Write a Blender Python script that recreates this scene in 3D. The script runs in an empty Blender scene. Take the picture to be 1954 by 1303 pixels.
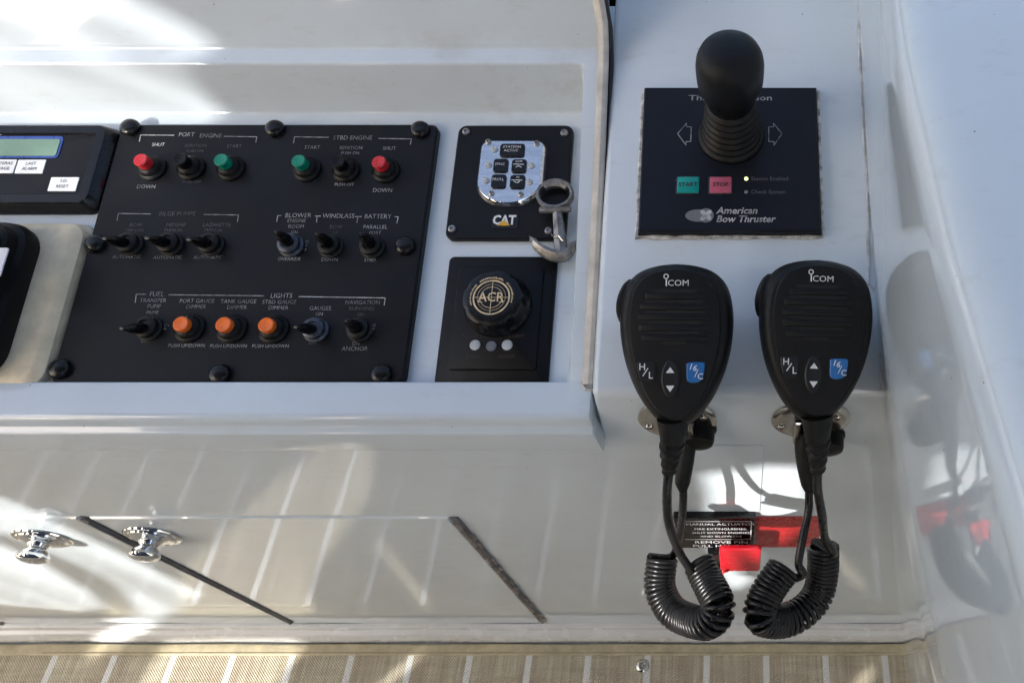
import bpy, bmesh, math, random
from mathutils import Vector, Matrix, geometry
random.seed(7)
SC = bpy.context.scene
COL = SC.collection
PI = math.pi
R = math.radians

# ------------------------------------------------------------------ camera, sky, sun, exposure
W, PPX, PPY, F = 1954.0, 1410.0, 651.0, 1490.0     # image width, principal point and focal length in photo pixels
CAMZ, PITCH = 0.93, R(57.1)
cam = bpy.data.cameras.new('camera')
cam.sensor_width = 36; cam.lens = F / W * 36
cam.shift_x = (W / 2 - PPX) / W; cam.shift_y = 0
cam.clip_start = 0.02; cam.clip_end = 500
camo = bpy.data.objects.new('camera', cam); COL.objects.link(camo)
camo.location = (0, 0, CAMZ); camo.rotation_euler = (PI / 2 - PITCH, 0, 0)
SC.camera = camo

SUN = Vector((0.80, 1.0, -0.74)).normalized()      # direction the sunlight travels
elev = math.asin(-SUN.z)
world = bpy.data.worlds.new('World'); SC.world = world; world.use_nodes = True
wn = world.node_tree.nodes; wl = world.node_tree.links
sky = wn.new('ShaderNodeTexSky'); sky.sky_type = 'NISHITA'; sky.sun_disc = False
sky.sun_elevation = elev; sky.sun_rotation = math.atan2(-SUN.x, -SUN.y)
sky.air_density = 1.0; sky.dust_density = 5.5; sky.ozone_density = 1.0
bg = wn['Background']; bg.inputs['Strength'].default_value = 0.15
wl.new(sky.outputs['Color'], bg.inputs['Color'])
sl = bpy.data.lights.new('sun', 'SUN'); sl.energy = 3.0; sl.angle = R(0.53); sl.color = (1.0, 0.975, 0.935)
so = bpy.data.objects.new('sun', sl); COL.objects.link(so)
so.rotation_euler = SUN.to_track_quat('-Z', 'Y').to_euler(); so.location = (-3, -4, 4)
vs = SC.view_settings; vs.view_transform = 'Standard'; vs.look = 'None'; vs.gamma = 1; vs.use_curve_mapping = False
vs.exposure = 1.42
SC.cycles.max_bounces = 8; SC.cycles.transparent_max_bounces = 8; SC.cycles.caustics_reflective = False

# ------------------------------------------------------------------ measuring helpers
FWD = Vector((0, math.cos(PITCH), -math.sin(PITCH))); UP = Vector((0, math.sin(PITCH), math.cos(PITCH)))
CAMP = Vector((0, 0, CAMZ))
def ray(u, v): return Vector((1, 0, 0)) * ((u - PPX) / F) - UP * ((v - PPY) / F) + FWD
def at(u, v, d): return CAMP + ray(u, v) * d                      # point at optical depth d
def onplane(u, v, o, n):
    r = ray(u, v); return CAMP + r * ((Vector(o) - CAMP).dot(n) / r.dot(n))
WALLY = 0.209
def onwall(u, v, y=WALLY): return onplane(u, v, (0, y, 0), Vector((0, 1, 0)))
def onfloor(u, v, z=0.0): return onplane(u, v, (0, 0, z), Vector((0, 0, 1)))
SL = R(15)
def slope_frame(o, ang=SL):                                       # local x right, y up the slope, z out of it
    return Matrix.Translation(o) @ Matrix.Rotation(ang, 4, 'X')
NSL = Vector((0, -math.sin(SL), math.cos(SL)))
DECK_O = Vector((0, 0.209, 0.554)); TRAY_O = Vector((0, 0.226, 0.526))
WALL_M = Matrix.Translation((0, WALLY, 0)) @ Matrix.Rotation(PI / 2, 4, 'X')   # local x right, y up, z toward the viewer
def loc(M, u, v, h=0.0):                                          # local xy where a sight line meets height h over a frame
    o = M @ Vector((0, 0, h)); n = M.to_3x3() @ Vector((0, 0, 1))
    p = M.inverted() @ onplane(u, v, o, n); return Vector((p.x, p.y))

# ------------------------------------------------------------------ materials
def mat(name, col, rough=0.4, metal=0.0, var=0.06, vscale=60, bump=0.0, bscale=400, rvar=0.08, spec=0.5, coat=0.0, col2=None, stretch=None):
    m = bpy.data.materials.new(name); m.use_nodes = True
    nt = m.node_tree; N = nt.nodes; K = nt.links
    b = N['Principled BSDF']
    tc = N.new('ShaderNodeTexCoord'); src = tc.outputs['Object']
    if stretch:
        mp = N.new('ShaderNodeMapping'); mp.inputs['Scale'].default_value = stretch; K.new(src, mp.inputs['Vector']); src = mp.outputs['Vector']
    n1 = N.new('ShaderNodeTexNoise'); n1.inputs['Scale'].default_value = vscale; n1.inputs['Detail'].default_value = 6
    n1.inputs['Roughness'].default_value = 0.65; K.new(src, n1.inputs['Vector'])
    mx = N.new('ShaderNodeMix'); mx.data_type = 'RGBA'
    c2 = col2 if col2 else [c * (1 - var * 2.2) for c in col]
    mx.inputs[6].default_value = (*c2, 1); mx.inputs[7].default_value = (*[min(1, c * (1 + var)) for c in col], 1)
    mr = N.new('ShaderNodeMapRange'); mr.inputs['From Min'].default_value = 0.3; mr.inputs['From Max'].default_value = 0.62
    K.new(n1.outputs['Fac'], mr.inputs['Value']); K.new(mr.outputs['Result'], mx.inputs[0])
    K.new(mx.outputs[2], b.inputs['Base Color'])
    rr = N.new('ShaderNodeMapRange'); rr.inputs['From Min'].default_value = 0.3; rr.inputs['From Max'].default_value = 0.7
    rr.inputs['To Min'].default_value = max(0.02, rough - rvar); rr.inputs['To Max'].default_value = rough + rvar
    n2 = N.new('ShaderNodeTexNoise'); n2.inputs['Scale'].default_value = vscale * 2.3; n2.inputs['Detail'].default_value = 5
    K.new(src, n2.inputs['Vector']); K.new(n2.outputs['Fac'], rr.inputs['Value']); K.new(rr.outputs['Result'], b.inputs['Roughness'])
    b.inputs['Metallic'].default_value = metal; b.inputs['Specular IOR Level'].default_value = spec
    b.inputs['Coat Weight'].default_value = coat; b.inputs['Coat Roughness'].default_value = 0.08
    if bump:
        n3 = N.new('ShaderNodeTexNoise'); n3.inputs['Scale'].default_value = bscale; n3.inputs['Detail'].default_value = 3
        K.new(src, n3.inputs['Vector'])
        bp = N.new('ShaderNodeBump'); bp.inputs['Strength'].default_value = bump; bp.inputs['Distance'].default_value = 0.0006
        K.new(n3.outputs['Fac'], bp.inputs['Height']); K.new(bp.outputs['Normal'], b.inputs['Normal'])
    return m

class G:                                                          # tiny node graph helper
    def __init__(s, m): s.nt = m.node_tree; s.N = s.nt.nodes; s.K = s.nt.links
    def val(s, sock, x):
        if isinstance(x, (int, float)): sock.default_value = x
        elif isinstance(x, (tuple, list)): sock.default_value = x
        else: s.K.new(x, sock)
    def math(s, op, a, b=0.0, c=0.0):
        n = s.N.new('ShaderNodeMath'); n.operation = op
        s.val(n.inputs[0], a); s.val(n.inputs[1], b); s.val(n.inputs[2], c); return n.outputs[0]
    def noise(s, vec, scale, detail=4, rough=0.6):
        n = s.N.new('ShaderNodeTexNoise'); s.val(n.inputs['Vector'], vec); n.inputs['Scale'].default_value = scale
        n.inputs['Detail'].default_value = detail; n.inputs['Roughness'].default_value = rough; return n.outputs['Fac']
    def map(s, x, a, b, c=0.0, d=1.0):
        n = s.N.new('ShaderNodeMapRange'); s.val(n.inputs['Value'], x)
        for k, q in zip(('From Min', 'From Max', 'To Min', 'To Max'), (a, b, c, d)): n.inputs[k].default_value = q
        return n.outputs['Result']
    def mix(s, f, a, b):
        n = s.N.new('ShaderNodeMix'); n.data_type = 'RGBA'; s.val(n.inputs[0], f); s.val(n.inputs[6], a); s.val(n.inputs[7], b); return n.outputs[2]
    def scale(s, vec, sc):
        n = s.N.new('ShaderNodeMapping'); s.val(n.inputs['Vector'], vec); n.inputs['Scale'].default_value = sc; return n.outputs['Vector']

def gelcoat(name, stains=()):
    m = bpy.data.materials.new(name); m.use_nodes = True; g = G(m); b = g.N['Principled BSDF']
    tc = g.N.new('ShaderNodeTexCoord').outputs['Object']
    sep = g.N.new('ShaderNodeSeparateXYZ'); g.K.new(tc, sep.inputs[0])
    base = (0.645, 0.71, 0.75, 1)
    c = g.mix(g.map(g.noise(tc, 9, 6), 0.35, 0.7), base, (0.60, 0.65, 0.685, 1))
    c = g.mix(g.math('MULTIPLY', g.map(g.noise(g.scale(tc, (1, 3, 3)), 40, 8, 0.7), 0.56, 0.75), 0.30), c, (0.45, 0.43, 0.39, 1))
    c = g.mix(g.map(g.noise(tc, 420, 1), 0.80, 0.83), c, (0.10, 0.09, 0.08, 1))          # specks
    for (x0, x1, y0, y1, col, amt, sc) in stains:
        mx = g.math('MULTIPLY', g.map(sep.outputs[0], x0, x0 + 0.03), g.map(sep.outputs[0], x1, x1 - 0.015))
        my = g.math('MULTIPLY', g.map(sep.outputs[1], y0, y0 + 0.005), g.map(sep.outputs[1], y1, y1 - 0.005))
        k = g.math('MULTIPLY', g.math('MULTIPLY', mx, my), g.map(g.noise(tc, sc, 6, 0.7), 0.5, 0.66))
        c = g.mix(g.math('MULTIPLY', k, amt), c, col)
    g.K.new(c, b.inputs['Base Color'])
    g.val(b.inputs['Roughness'], g.map(g.noise(tc, 30, 6, 0.7), 0.3, 0.75, 0.035, 0.10))
    b.inputs['Coat Weight'].default_value = 0.35; b.inputs['Coat Roughness'].default_value = 0.03
    bp = g.N.new('ShaderNodeBump'); bp.inputs['Strength'].default_value = 0.035; bp.inputs['Distance'].default_value = 0.001
    g.K.new(g.noise(tc, 26, 3), bp.inputs['Height']); g.K.new(bp.outputs['Normal'], b.inputs['Normal'])
    return m
M = {}
M['gel'] = gelcoat('white_gelcoat')
M['geldash'] = gelcoat('white_gelcoat_dash', [(-0.19, -0.085, 0.404, 0.420, (0.36, 0.25, 0.18, 1), 0.16, 70), (-0.28, -0.085, 0.413, 0.432, (0.42, 0.40, 0.36, 1), 0.22, 22)])
M['panel'] = mat('black_panel_laminate', (0.0065, 0.0065, 0.008), 0.42, spec=0.22, var=0.25, vscale=14, bump=0.12, bscale=1500)
M['panel_edge'] = mat('black_panel_edge', (0.02, 0.02, 0.022), 0.3)
M['blue_panel'] = mat('dark_blue_grey_overlay', (0.0065, 0.0075, 0.0125), 0.40, spec=0.25, var=0.15, vscale=20, bump=0.1, bscale=2500)
M['plastic'] = mat('black_plastic', (0.005, 0.005, 0.0055), 0.42, spec=0.2, var=0.15, bump=0.15, bscale=1800)
M['gloss'] = mat('gloss_black_plastic', (0.006, 0.006, 0.007), 0.24, spec=0.32, var=0.1)
M['rubber'] = mat('black_rubber', (0.006, 0.006, 0.006), 0.50, spec=0.3, var=0.3, vscale=120, bump=0.15, bscale=1200)
M['cord'] = mat('black_cord_rubber', (0.009, 0.0085, 0.0085), 0.3, spec=0.4, var=0.2, vscale=50)
M['mic'] = mat('textured_black_plastic', (0.0045, 0.0045, 0.005), 0.42, spec=0.26, var=0.12, bump=0.35, bscale=2600)
M['key_black'] = mat('black_key_rubber', (0.013, 0.013, 0.014), 0.45, spec=0.3, var=0.1)
M['slot'] = mat('slot_shade', (0.002, 0.002, 0.002), 0.7)  # near-black fill stands in for the shade of slots, hole and key gaps
M['chrome'] = mat('chrome', (0.72, 0.73, 0.74), 0.07, metal=1, var=0.03, rvar=0.03)
M['brushed'] = mat('brushed_steel', (0.60, 0.62, 0.64), 0.24, metal=1, var=0.08, vscale=60, stretch=(1, 6, 1))
M['steel'] = mat('stainless_steel', (0.55, 0.53, 0.50), 0.14, metal=1, var=0.1)
M['pewter'] = mat('dull_pewter', (0.25, 0.24, 0.225), 0.42, metal=0.75, var=0.3, vscale=150, bump=0.5, bscale=700)
M['screw'] = mat('grey_screw', (0.42, 0.40, 0.37), 0.35, metal=0.9, var=0.2, vscale=300)
M['red'] = mat('red_plastic', (0.62, 0.025, 0.03), 0.3, var=0.06)
M['green'] = mat('green_plastic', (0.0, 0.24, 0.14), 0.3, var=0.06)
M['orange'] = mat('orange_plastic', (0.90, 0.17, 0.015), 0.35, var=0.06)
M['teal'] = mat('teal_key', (0.0, 0.30, 0.26), 0.35, var=0.04)
M['pink'] = mat('faded_red_key', (0.50, 0.10, 0.16), 0.35, var=0.04)
M['blue'] = mat('blue_key', (0.012, 0.13, 0.38), 0.35, var=0.04)
M['txt'] = mat('engraved_white', (0.42, 0.42, 0.42), 0.6, var=0.3, vscale=260)
M['txt_dim'] = mat('worn_engraving', (0.12, 0.12, 0.12), 0.6, var=0.35, vscale=260)
M['txt_mid'] = mat('half_worn_engraving', (0.30, 0.30, 0.30), 0.6, var=0.35, vscale=220)
M['txt_bright'] = mat('white_print', (0.72, 0.72, 0.72), 0.5, var=0.05)
M['txt_black'] = mat('black_print', (0.03, 0.03, 0.035), 0.5)
M['txt_brown'] = mat('faded_brown_print', (0.055, 0.035, 0.03), 0.6)
M['key_white'] = mat('white_key_label', (0.74, 0.75, 0.77), 0.4, var=0.04)
M['gold'] = mat('pale_gold_print', (0.74, 0.56, 0.33), 0.4, var=0.15, vscale=300)
M['yellow'] = mat('yellow_print', (0.72, 0.38, 0.02), 0.4)
M['grey_print'] = mat('grey_print', (0.17, 0.175, 0.19), 0.5)
M['lcd'] = mat('lcd_green_grey', (0.17, 0.27, 0.20), 0.12, var=0.08, vscale=25)
M['lcd_frame'] = mat('blue_lcd_frame', (0.03, 0.07, 0.30), 0.3)
M['beige'] = mat('aged_cream_plastic', (0.74, 0.635, 0.445), 0.45, var=0.10, vscale=40, bump=0.25, bscale=600)
M['gasket'] = mat('aged_beige_rubber', (0.56, 0.52, 0.46), 0.5, var=0.16, vscale=35, bump=0.3, bscale=300)
M['dark_gap'] = mat('dark_gap_fill', (0.018, 0.017, 0.017), 0.5, var=0.2)
M['seal'] = mat('dark_grey_seal', (0.12, 0.12, 0.13), 0.35, var=0.15)
M['hinge'] = mat('weathered_hinge', (0.30, 0.26, 0.235), 0.45, metal=0.3, var=0.3, vscale=120)
M['caulk'] = mat('grubby_caulk', (0.55, 0.53, 0.50), 0.6, var=0.45, vscale=160, col2=(0.10, 0.09, 0.08), bump=0.6, bscale=500)
M['caulk_pale'] = mat('pale_caulk', (0.58, 0.58, 0.57), 0.5, var=0.25, vscale=90, col2=(0.30, 0.29, 0.28))
M['red_label'] = mat('red_label', (0.50, 0.02, 0.025), 0.28, var=0.06)
M['red_gloss'] = mat('red_pull_handle', (0.55, 0.008, 0.02), 0.22, var=0.05)
M['led_off'] = mat('clear_led', (0.55, 0.57, 0.58), 0.2)
M['led_grey'] = mat('smoky_led', (0.16, 0.18, 0.21), 0.2)
m = mat('lit_green_led', (0.7, 0.8, 0.35), 0.3); M['led_on'] = m
m.node_tree.nodes['Principled BSDF'].inputs['Emission Color'].default_value = (0.75, 0.95, 0.35, 1)
m.node_tree.nodes['Principled BSDF'].inputs['Emission Strength'].default_value = 0.8
M['roof_grey'] = mat('grey_shade_roof', (0.30, 0.30, 0.31), 0.6)
M['blocker_dark'] = mat('dark_sun_blocker', (0.05, 0.06, 0.09), 0.8)

def trim_mat():                                                  # white moulding with scuffs along it
    m = bpy.data.materials.new('scuffed_white_trim'); m.use_nodes = True; g = G(m); b = g.N['Principled BSDF']
    tc = g.N.new('ShaderNodeTexCoord').outputs['Object']
    sep = g.N.new('ShaderNodeSeparateXYZ'); g.K.new(tc, sep.inputs[0])
    c = g.mix(g.map(g.noise(tc, 12, 6), 0.35, 0.7), (0.70, 0.71, 0.71, 1), (0.60, 0.60, 0.58, 1))
    low = g.map(sep.outputs[2], 0.021, 0.006)
    k = g.math('MULTIPLY', g.map(g.noise(g.scale(tc, (1, 4, 5)), 70, 8, 0.75), 0.54, 0.64), low)
    c = g.mix(g.math('MULTIPLY', k, 0.75), c, (0.20, 0.18, 0.16, 1)); g.K.new(c, b.inputs['Base Color'])
    g.val(b.inputs['Roughness'], g.map(g.noise(tc, 60, 6), 0.3, 0.7, 0.1, 0.35))
    bp = g.N.new('ShaderNodeBump'); bp.inputs['Strength'].default_value = 0.5; bp.inputs['Distance'].default_value = 0.001
    g.K.new(g.noise(g.scale(tc, (0.4, 1, 2)), 90, 6, 0.7), bp.inputs['Height']); g.K.new(bp.outputs['Normal'], b.inputs['Normal'])
    return m
M['trim'] = trim_mat()

STRIPE = 0.0662; STRIPE0 = onfloor(1008, 1265, 0.006).x
def carpet_mat():                                                # woven vinyl with pale stripes running fore and aft
    m = bpy.data.materials.new('woven_striped_carpet'); m.use_nodes = True; g = G(m); b = g.N['Principled BSDF']
    tc = g.N.new('ShaderNodeTexCoord').outputs['Object']
    sep = g.N.new('ShaderNodeSeparateXYZ'); g.K.new(tc, sep.inputs[0]); X, Y = sep.outputs[0], sep.outputs[1]
    wx = g.noise(g.scale(tc, (1, 0.03, 1)), 420, 4, 0.7); wy = g.noise(g.scale(tc, (0.05, 1, 1)), 420, 4, 0.7)
    thx = g.math('SINE', g.math('MULTIPLY', X, 2 * PI / 0.0030)); thy = g.math('SINE', g.math('MULTIPLY', Y, 2 * PI / 0.0030))
    h = g.math('ADD', g.math('MULTIPLY', thx, thy), g.math('ADD', wx, wy))
    f = g.math('ADD', g.math('MULTIPLY', wx, 0.62), g.math('MULTIPLY', wy, 0.38))
    c = g.mix(g.map(f, 0.30, 0.70), (0.31, 0.26, 0.175, 1), (0.80, 0.725, 0.56, 1))
    c = g.mix(g.math('MULTIPLY', g.map(g.noise(g.scale(tc, (1, 0.15, 1)), 26, 3), 0.45, 0.62), 0.45), c, (0.36, 0.27, 0.20, 1))
    c = g.mix(g.math('MULTIPLY', g.map(g.math('MULTIPLY', thx, thy), 0.1, 0.9), 0.35), c, (0.16, 0.13, 0.09, 1))
    # stripes
    wob = g.math('MULTIPLY', g.math('SUBTRACT', g.noise(g.scale(tc, (0, 1, 0)), 300, 2), 0.5), 0.0008)
    ph = g.math('FRACT', g.math('ADD', g.math('DIVIDE', g.math('ADD', g.math('SUBTRACT', X, STRIPE0), wob), STRIPE), 100.5))
    d = g.math('ABSOLUTE', g.math('SUBTRACT', ph, 0.5))
    s = g.map(d, 0.058, 0.048)
    rung = g.map(g.math('SINE', g.math('MULTIPLY', Y, 2 * PI / 0.0021)), -0.6, 0.6, 0.78, 1.0)
    sc = g.mix(rung, (0.62, 0.61, 0.58, 1), (0.82, 0.81, 0.78, 1))
    c = g.mix(s, c, sc); g.K.new(c, b.inputs['Base Color'])
    b.inputs['Roughness'].default_value = 0.75; b.inputs['Specular IOR Level'].default_value = 0.3
    bp = g.N.new('ShaderNodeBump'); bp.inputs['Strength'].default_value = 0.6; bp.inputs['Distance'].default_value = 0.0008
    g.K.new(h, bp.inputs['Height']); g.K.new(bp.outputs['Normal'], b.inputs['Normal'])
    return m
M['carpet'] = carpet_mat()
M['binding'] = mat('tan_vinyl_binding', (0.50, 0.43, 0.28), 0.5, var=0.12, vscale=60, bump=0.3, bscale=500)
M['thread'] = mat('brown_thread', (0.16, 0.13, 0.09), 0.7)

# ------------------------------------------------------------------ mesh helpers
def obj(name, bm, m, parent=None, smooth=35, matrix=None):
    bmesh.ops.recalc_face_normals(bm, faces=bm.faces[:])
    me = bpy.data.meshes.new(name); 
    for f in bm.faces: f.smooth = smooth > 0
    bm.to_mesh(me); bm.free()
    if smooth > 0: me.set_sharp_from_angle(angle=R(smooth))
    for k in (m if isinstance(m, (list, tuple)) else [m]): me.materials.append(k)
    o = bpy.data.objects.new(name, me); COL.objects.link(o)
    if parent: o.parent = parent
    if matrix is not None: o.matrix_local = matrix
    return o
def empty(name, matrix, label, cat, group=None):
    o = bpy.data.objects.new(name, None); COL.objects.link(o); o.matrix_world = matrix; o.empty_display_size = 0.01
    tag(o, label, cat, group); return o
def tag(o, label, cat, group=None):
    o['label'] = label; o['category'] = cat
    if group: o['group'] = group
    return o
def struct(o, label, cat):
    o['kind'] = 'structure'; o['label'] = label; o['category'] = cat; return o
def T(x=0, y=0, z=0): return Matrix.Translation((x, y, z))
def loft(bm, rings, cap0=True, cap1=True, closed=True):
    vs = [[bm.verts.new(p) for p in r] for r in rings]
    n = len(rings[0])
    for a, b in zip(vs, vs[1:]):
        for i in range(n if closed else n - 1):
            j = (i + 1) % n
            bm.faces.new((a[i], a[j], b[j], b[i]))
    if cap0: bm.faces.new(list(reversed(vs[0])))
    if cap1: bm.faces.new(vs[-1])
    return vs
def rrect(w, h, r, seg=5, cx=0, cy=0):
    pts = []
    for (sx, sy, a0) in ((1, 1, 0), (-1, 1, 90), (-1, -1, 180), (1, -1, 270)):
        for k in range(seg + 1):
            a = R(a0 + 90 * k / seg)
            pts.append(Vector((cx + sx * (w / 2 - r) + r * math.cos(a), cy + sy * (h / 2 - r) + r * math.sin(a))))
    return pts
def inset(pts, d):
    n = len(pts); out = []
    for i in range(n):
        a, b, c = pts[i - 1], pts[i], pts[(i + 1) % n]
        e1 = (b - a); e2 = (c - b)
        if e1.length < 1e-9: e1 = e2
        if e2.length < 1e-9: e2 = e1
        n1 = Vector((-e1.y, e1.x)).normalized(); n2 = Vector((-e2.y, e2.x)).normalized()
        q = n1 + n2
        q = q / max(0.3, q.length_squared / 2) if q.length > 1e-6 else n1
        out.append(b + q * d)
    return out
def prism(bm, pts, levels):                                       # levels: (z, inset)
    loft(bm, [[Vector((p.x, p.y, z)) for p in (inset(pts, d) if d else pts)] for z, d in levels])
def lathe(bm, prof, seg=24, M0=None):
    rings = []
    for r, z in prof:
        rings.append([Vector((max(r, 1e-5) * math.cos(2 * PI * k / seg), max(r, 1e-5) * math.sin(2 * PI * k / seg), z)) for k in range(seg)])
    if M0 is not None: rings = [[M0 @ p for p in r] for r in rings]
    loft(bm, rings)
def box(bm, x0, x1, y0, y1, z0, z1, b=0.0):
    pts = [Vector((x1, y1)), Vector((x0, y1)), Vector((x0, y0)), Vector((x1, y0))]
    if b: prism(bm, pts, [(z0, 0), (z1 - b, 0), (z1, b)])
    else: prism(bm, pts, [(z0, 0), (z1, 0)])
def catmull(pts, n=10):
    P = [Vector(p) for p in pts]; P = [2 * P[0] - P[1]] + P + [2 * P[-1] - P[-2]]
    out = []
    for i in range(1, len(P) - 2):
        for k in range(n):
            t = k / n; a, b, c, d = P[i - 1], P[i], P[i + 1], P[i + 2]
            out.append(0.5 * (2 * b + (c - a) * t + (2 * a - 5 * b + 4 * c - d) * t * t + (3 * b - a - 3 * c + d) * t ** 3))
    out.append(P[-2]); return out
def frames(path):
    n = len(path); tan = [(path[min(i + 1, n - 1)] - path[max(i - 1, 0)]).normalized() for i in range(n)]
    x = tan[0].orthogonal().normalized(); fr = []
    for t in tan:
        x = (x - t * x.dot(t)).normalized(); fr.append((x, t.cross(x)))
    return fr
def tube(bm, path, rad, seg=8, flat=(1, 1)):
    path = [Vector(p) for p in path]; fr = frames(path)
    rings = []
    for i, p in enumerate(path):
        r = rad[i] if isinstance(rad, (list, tuple)) else rad
        rings.append([p + fr[i][0] * (math.cos(2 * PI * k / seg) * r * flat[0]) + fr[i][1] * (math.sin(2 * PI * k / seg) * r * flat[1]) for k in range(seg)])
    loft(bm, rings)
def bar(bm, p, q, w, z):                                          # flat printed line between two local points
    p, q = Vector(p), Vector(q); d = (q - p).normalized(); s = Vector((-d.y, d.x)) * (w / 2)
    bm.faces.new([bm.verts.new((*a, z)) for a in (p - s, q - s, q + s, p + s)])
def text(bm, s, x, y, z, cap, align='CENTER', rot=0.0, shear=0.0, wx=1.0, weight=0.0, mi=0):
    c = bpy.data.curves.new('t', 'FONT'); c.body = s; c.size = 1; c.align_x = align; c.align_y = 'CENTER'
    c.resolution_u = 2; c.fill_mode = 'FRONT'; c.shear = shear; c.offset = weight
    o = bpy.data.objects.new('t', c); COL.objects.link(o)
    dg = bpy.context.evaluated_depsgraph_get(); dg.update()
    me = bpy.data.meshes.new_from_object(o.evaluated_get(dg))
    if weight < 0 and (max(abs(v.co.x) for v in me.vertices) > len(s) + 1 or max(abs(v.co.y) for v in me.vertices) > 1.2):
        bpy.data.objects.remove(o); bpy.data.curves.remove(c); bpy.data.meshes.remove(me)
        return text(bm, s, x, y, z, cap, align, rot, shear, wx, 0.0, mi)
    k = cap / 0.70
    me.transform(Matrix.Translation((x, y, z)) @ Matrix.Rotation(rot, 4, 'Z') @ Matrix.Diagonal((k * wx, k, 1, 1)))
    n0 = len(bm.faces); bm.from_mesh(me); bm.faces.ensure_lookup_table()
    for f in bm.faces[n0:]: f.material_index = mi
    bpy.data.objects.remove(o); bpy.data.curves.remove(c); bpy.data.meshes.remove(me)
def ring(bm, cx, cy, z, r0, r1, seg=28, a0=0, a1=360):
    n = seg; full = abs(a1 - a0) >= 360
    A = [R(a0 + (a1 - a0) * k / n) for k in range(n + (0 if full else 1))]
    i_ = [bm.verts.new((cx + r0 * math.cos(a), cy + r0 * math.sin(a), z)) for a in A]
    o_ = [bm.verts.new((cx + r1 * math.cos(a), cy + r1 * math.sin(a), z)) for a in A]
    L = len(A)
    for k in range(L if full else L - 1):
        j = (k + 1) % L; bm.faces.new((i_[k], o_[k], o_[j], i_[j]))
def disc(bm, cx, cy, z, r, seg=16, ry=None, rot=0):
    ry = ry or r
    bm.faces.new([bm.verts.new((cx + r * math.cos(a) * math.cos(rot) - ry * math.sin(a) * math.sin(rot), cy + r * math.cos(a) * math.sin(rot) + ry * math.sin(a) * math.cos(rot), z)) for a in [2 * PI * k / seg for k in range(seg)]])
def poly(bm, pts, z, mi=0):
    f = bm.faces.new([bm.verts.new((p[0], p[1], z)) for p in pts]); f.material_index = mi
def B(): return bmesh.new()
def fillet(pl, seg=5):                                            # pl: (a, b, r) rounded polyline
    out = []
    for i, (x, y, r) in enumerate(pl):
        p = Vector((x, y))
        if r == 0 or i == 0 or i == len(pl) - 1: out += [p] * (seg + 1 if 0 < i < len(pl) - 1 else 1); continue
        a = Vector(pl[i - 1][:2]) - p; c = Vector(pl[i + 1][:2]) - p
        ang = a.angle(c); t = min(r / math.tan(ang / 2), a.length * 0.49, c.length * 0.49)
        s, e = p + a.normalized() * t, p + c.normalized() * t
        for k in range(seg + 1):
            q = k / seg; out.append((1 - q) ** 2 * s + 2 * q * (1 - q) * p + q * q * e)
    return out
def strip_loft(bm, stations):                                     # open profiles joined into a sheet
    vs = [[bm.verts.new(p) for p in r] for r in stations]
    for a, b in zip(vs, vs[1:]):
        for i in range(len(a) - 1):
            if (a[i].co - a[i + 1].co).length < 1e-7 and (b[i].co - b[i + 1].co).length < 1e-7: continue
            try: bm.faces.new((a[i], a[i + 1], b[i + 1], b[i]))
            except ValueError: pass
    bmesh.ops.remove_doubles(bm, verts=bm.verts[:], dist=1e-6)

# ------------------------------------------------------------------ setting: floor, console, dash, coaming
bm = B(); box(bm, -2.6, 1.4, -2.2, 0.6, -0.04, 0.0)
struct(obj('floor', bm, M['gel'], smooth=0), 'white cockpit floor under the striped carpet', 'floor')

# console: lower cabinet wall and the raised pod that carries the thruster control
XL = -1.7; PODX = -0.0815
lowp = fillet([(0.209, -0.01, 0), (0.209, 0.484, 0), (0.209, 0.492, 0.006), (0.30, 0.494, 0), (0.64, 0.50, 0)])
podp = fillet([(0.209, -0.01, 0), (0.209, 0.484, 0), (0.209, 0.554, 0.007), (0.30, 0.554 + 0.268 * 0.091, 0), (0.64, 0.554 + 0.268 * 0.431, 0)])
def insp(pp, d): return [Vector((p.x + (d if i > 0 else 0), p.y - d)) if p.y > 0.5 else p for i, p in enumerate(pp)]
st = [[Vector((XL, p.x, p.y)) for p in lowp], [Vector((PODX, p.x, p.y)) for p in lowp]]
for k in range(6):
    a = PI / 2 * k / 5; d = 0.0045 * (1 - math.sin(a)); xo = 0.0045 * (1 - math.cos(a))
    st.append([Vector((PODX + (xo if p.y > 0.485 else 0), p.x + (d if p.y > 0.5 else 0), p.y - (d if p.y > 0.5 else 0))) for p in podp])
st.append([Vector((0.32, p.x, p.y)) for p in podp])
bm = B(); strip_loft(bm, st)
console = struct(obj('console', bm, M['gel'], smooth=40), 'glossy white helm console with a flat cabinet front and raised pod', 'console')

# dash: tray for the switch panels with rolled front rim, stepped back and sloping top
def zend(p): return -0.0850 + 0.0035 * max(0, min(1, (0.536 - p.y) / 0.034))
topp = [(0.4140, 0.6122, 0.0025), (0.4252, 0.6145, 0.002), (0.4256, 0.6175, 0.003), (0.4362, 0.6415, 0.02), (0.468, 0.700, 0.02), (0.85, 0.73, 0)]
frontp = [(0.2089, 0.5005, 0), (0.1995, 0.5005, 0.002), (0.1995, 0.5235, 0.0022), (0.2035, 0.5255, 0.001), (0.2040, 0.5335, 0.007), (0.2270, 0.5368, 0.0018)]
DA = fillet(frontp + [(0.2278, 0.5266, 0.001), (0.4107, 0.5755, 0.002)] + topp, 5)
q = lambda y: 0.5368 + (0.6122 - 0.5368) * (y - 0.227) / (0.414 - 0.227)
DB = fillet(frontp + [(0.26, q(0.26), 0), (0.39, q(0.39), 0)] + topp, 5)
def lerp(a, b, t): return [p * (1 - t) + r * t for p, r in zip(a, b)]
st = [[Vector((XL, p.x, p.y)) for p in DA], [Vector((-0.104, p.x, p.y)) for p in DA]]
st.append([Vector((-0.1005, p.x, p.y)) for p in DA])
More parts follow.
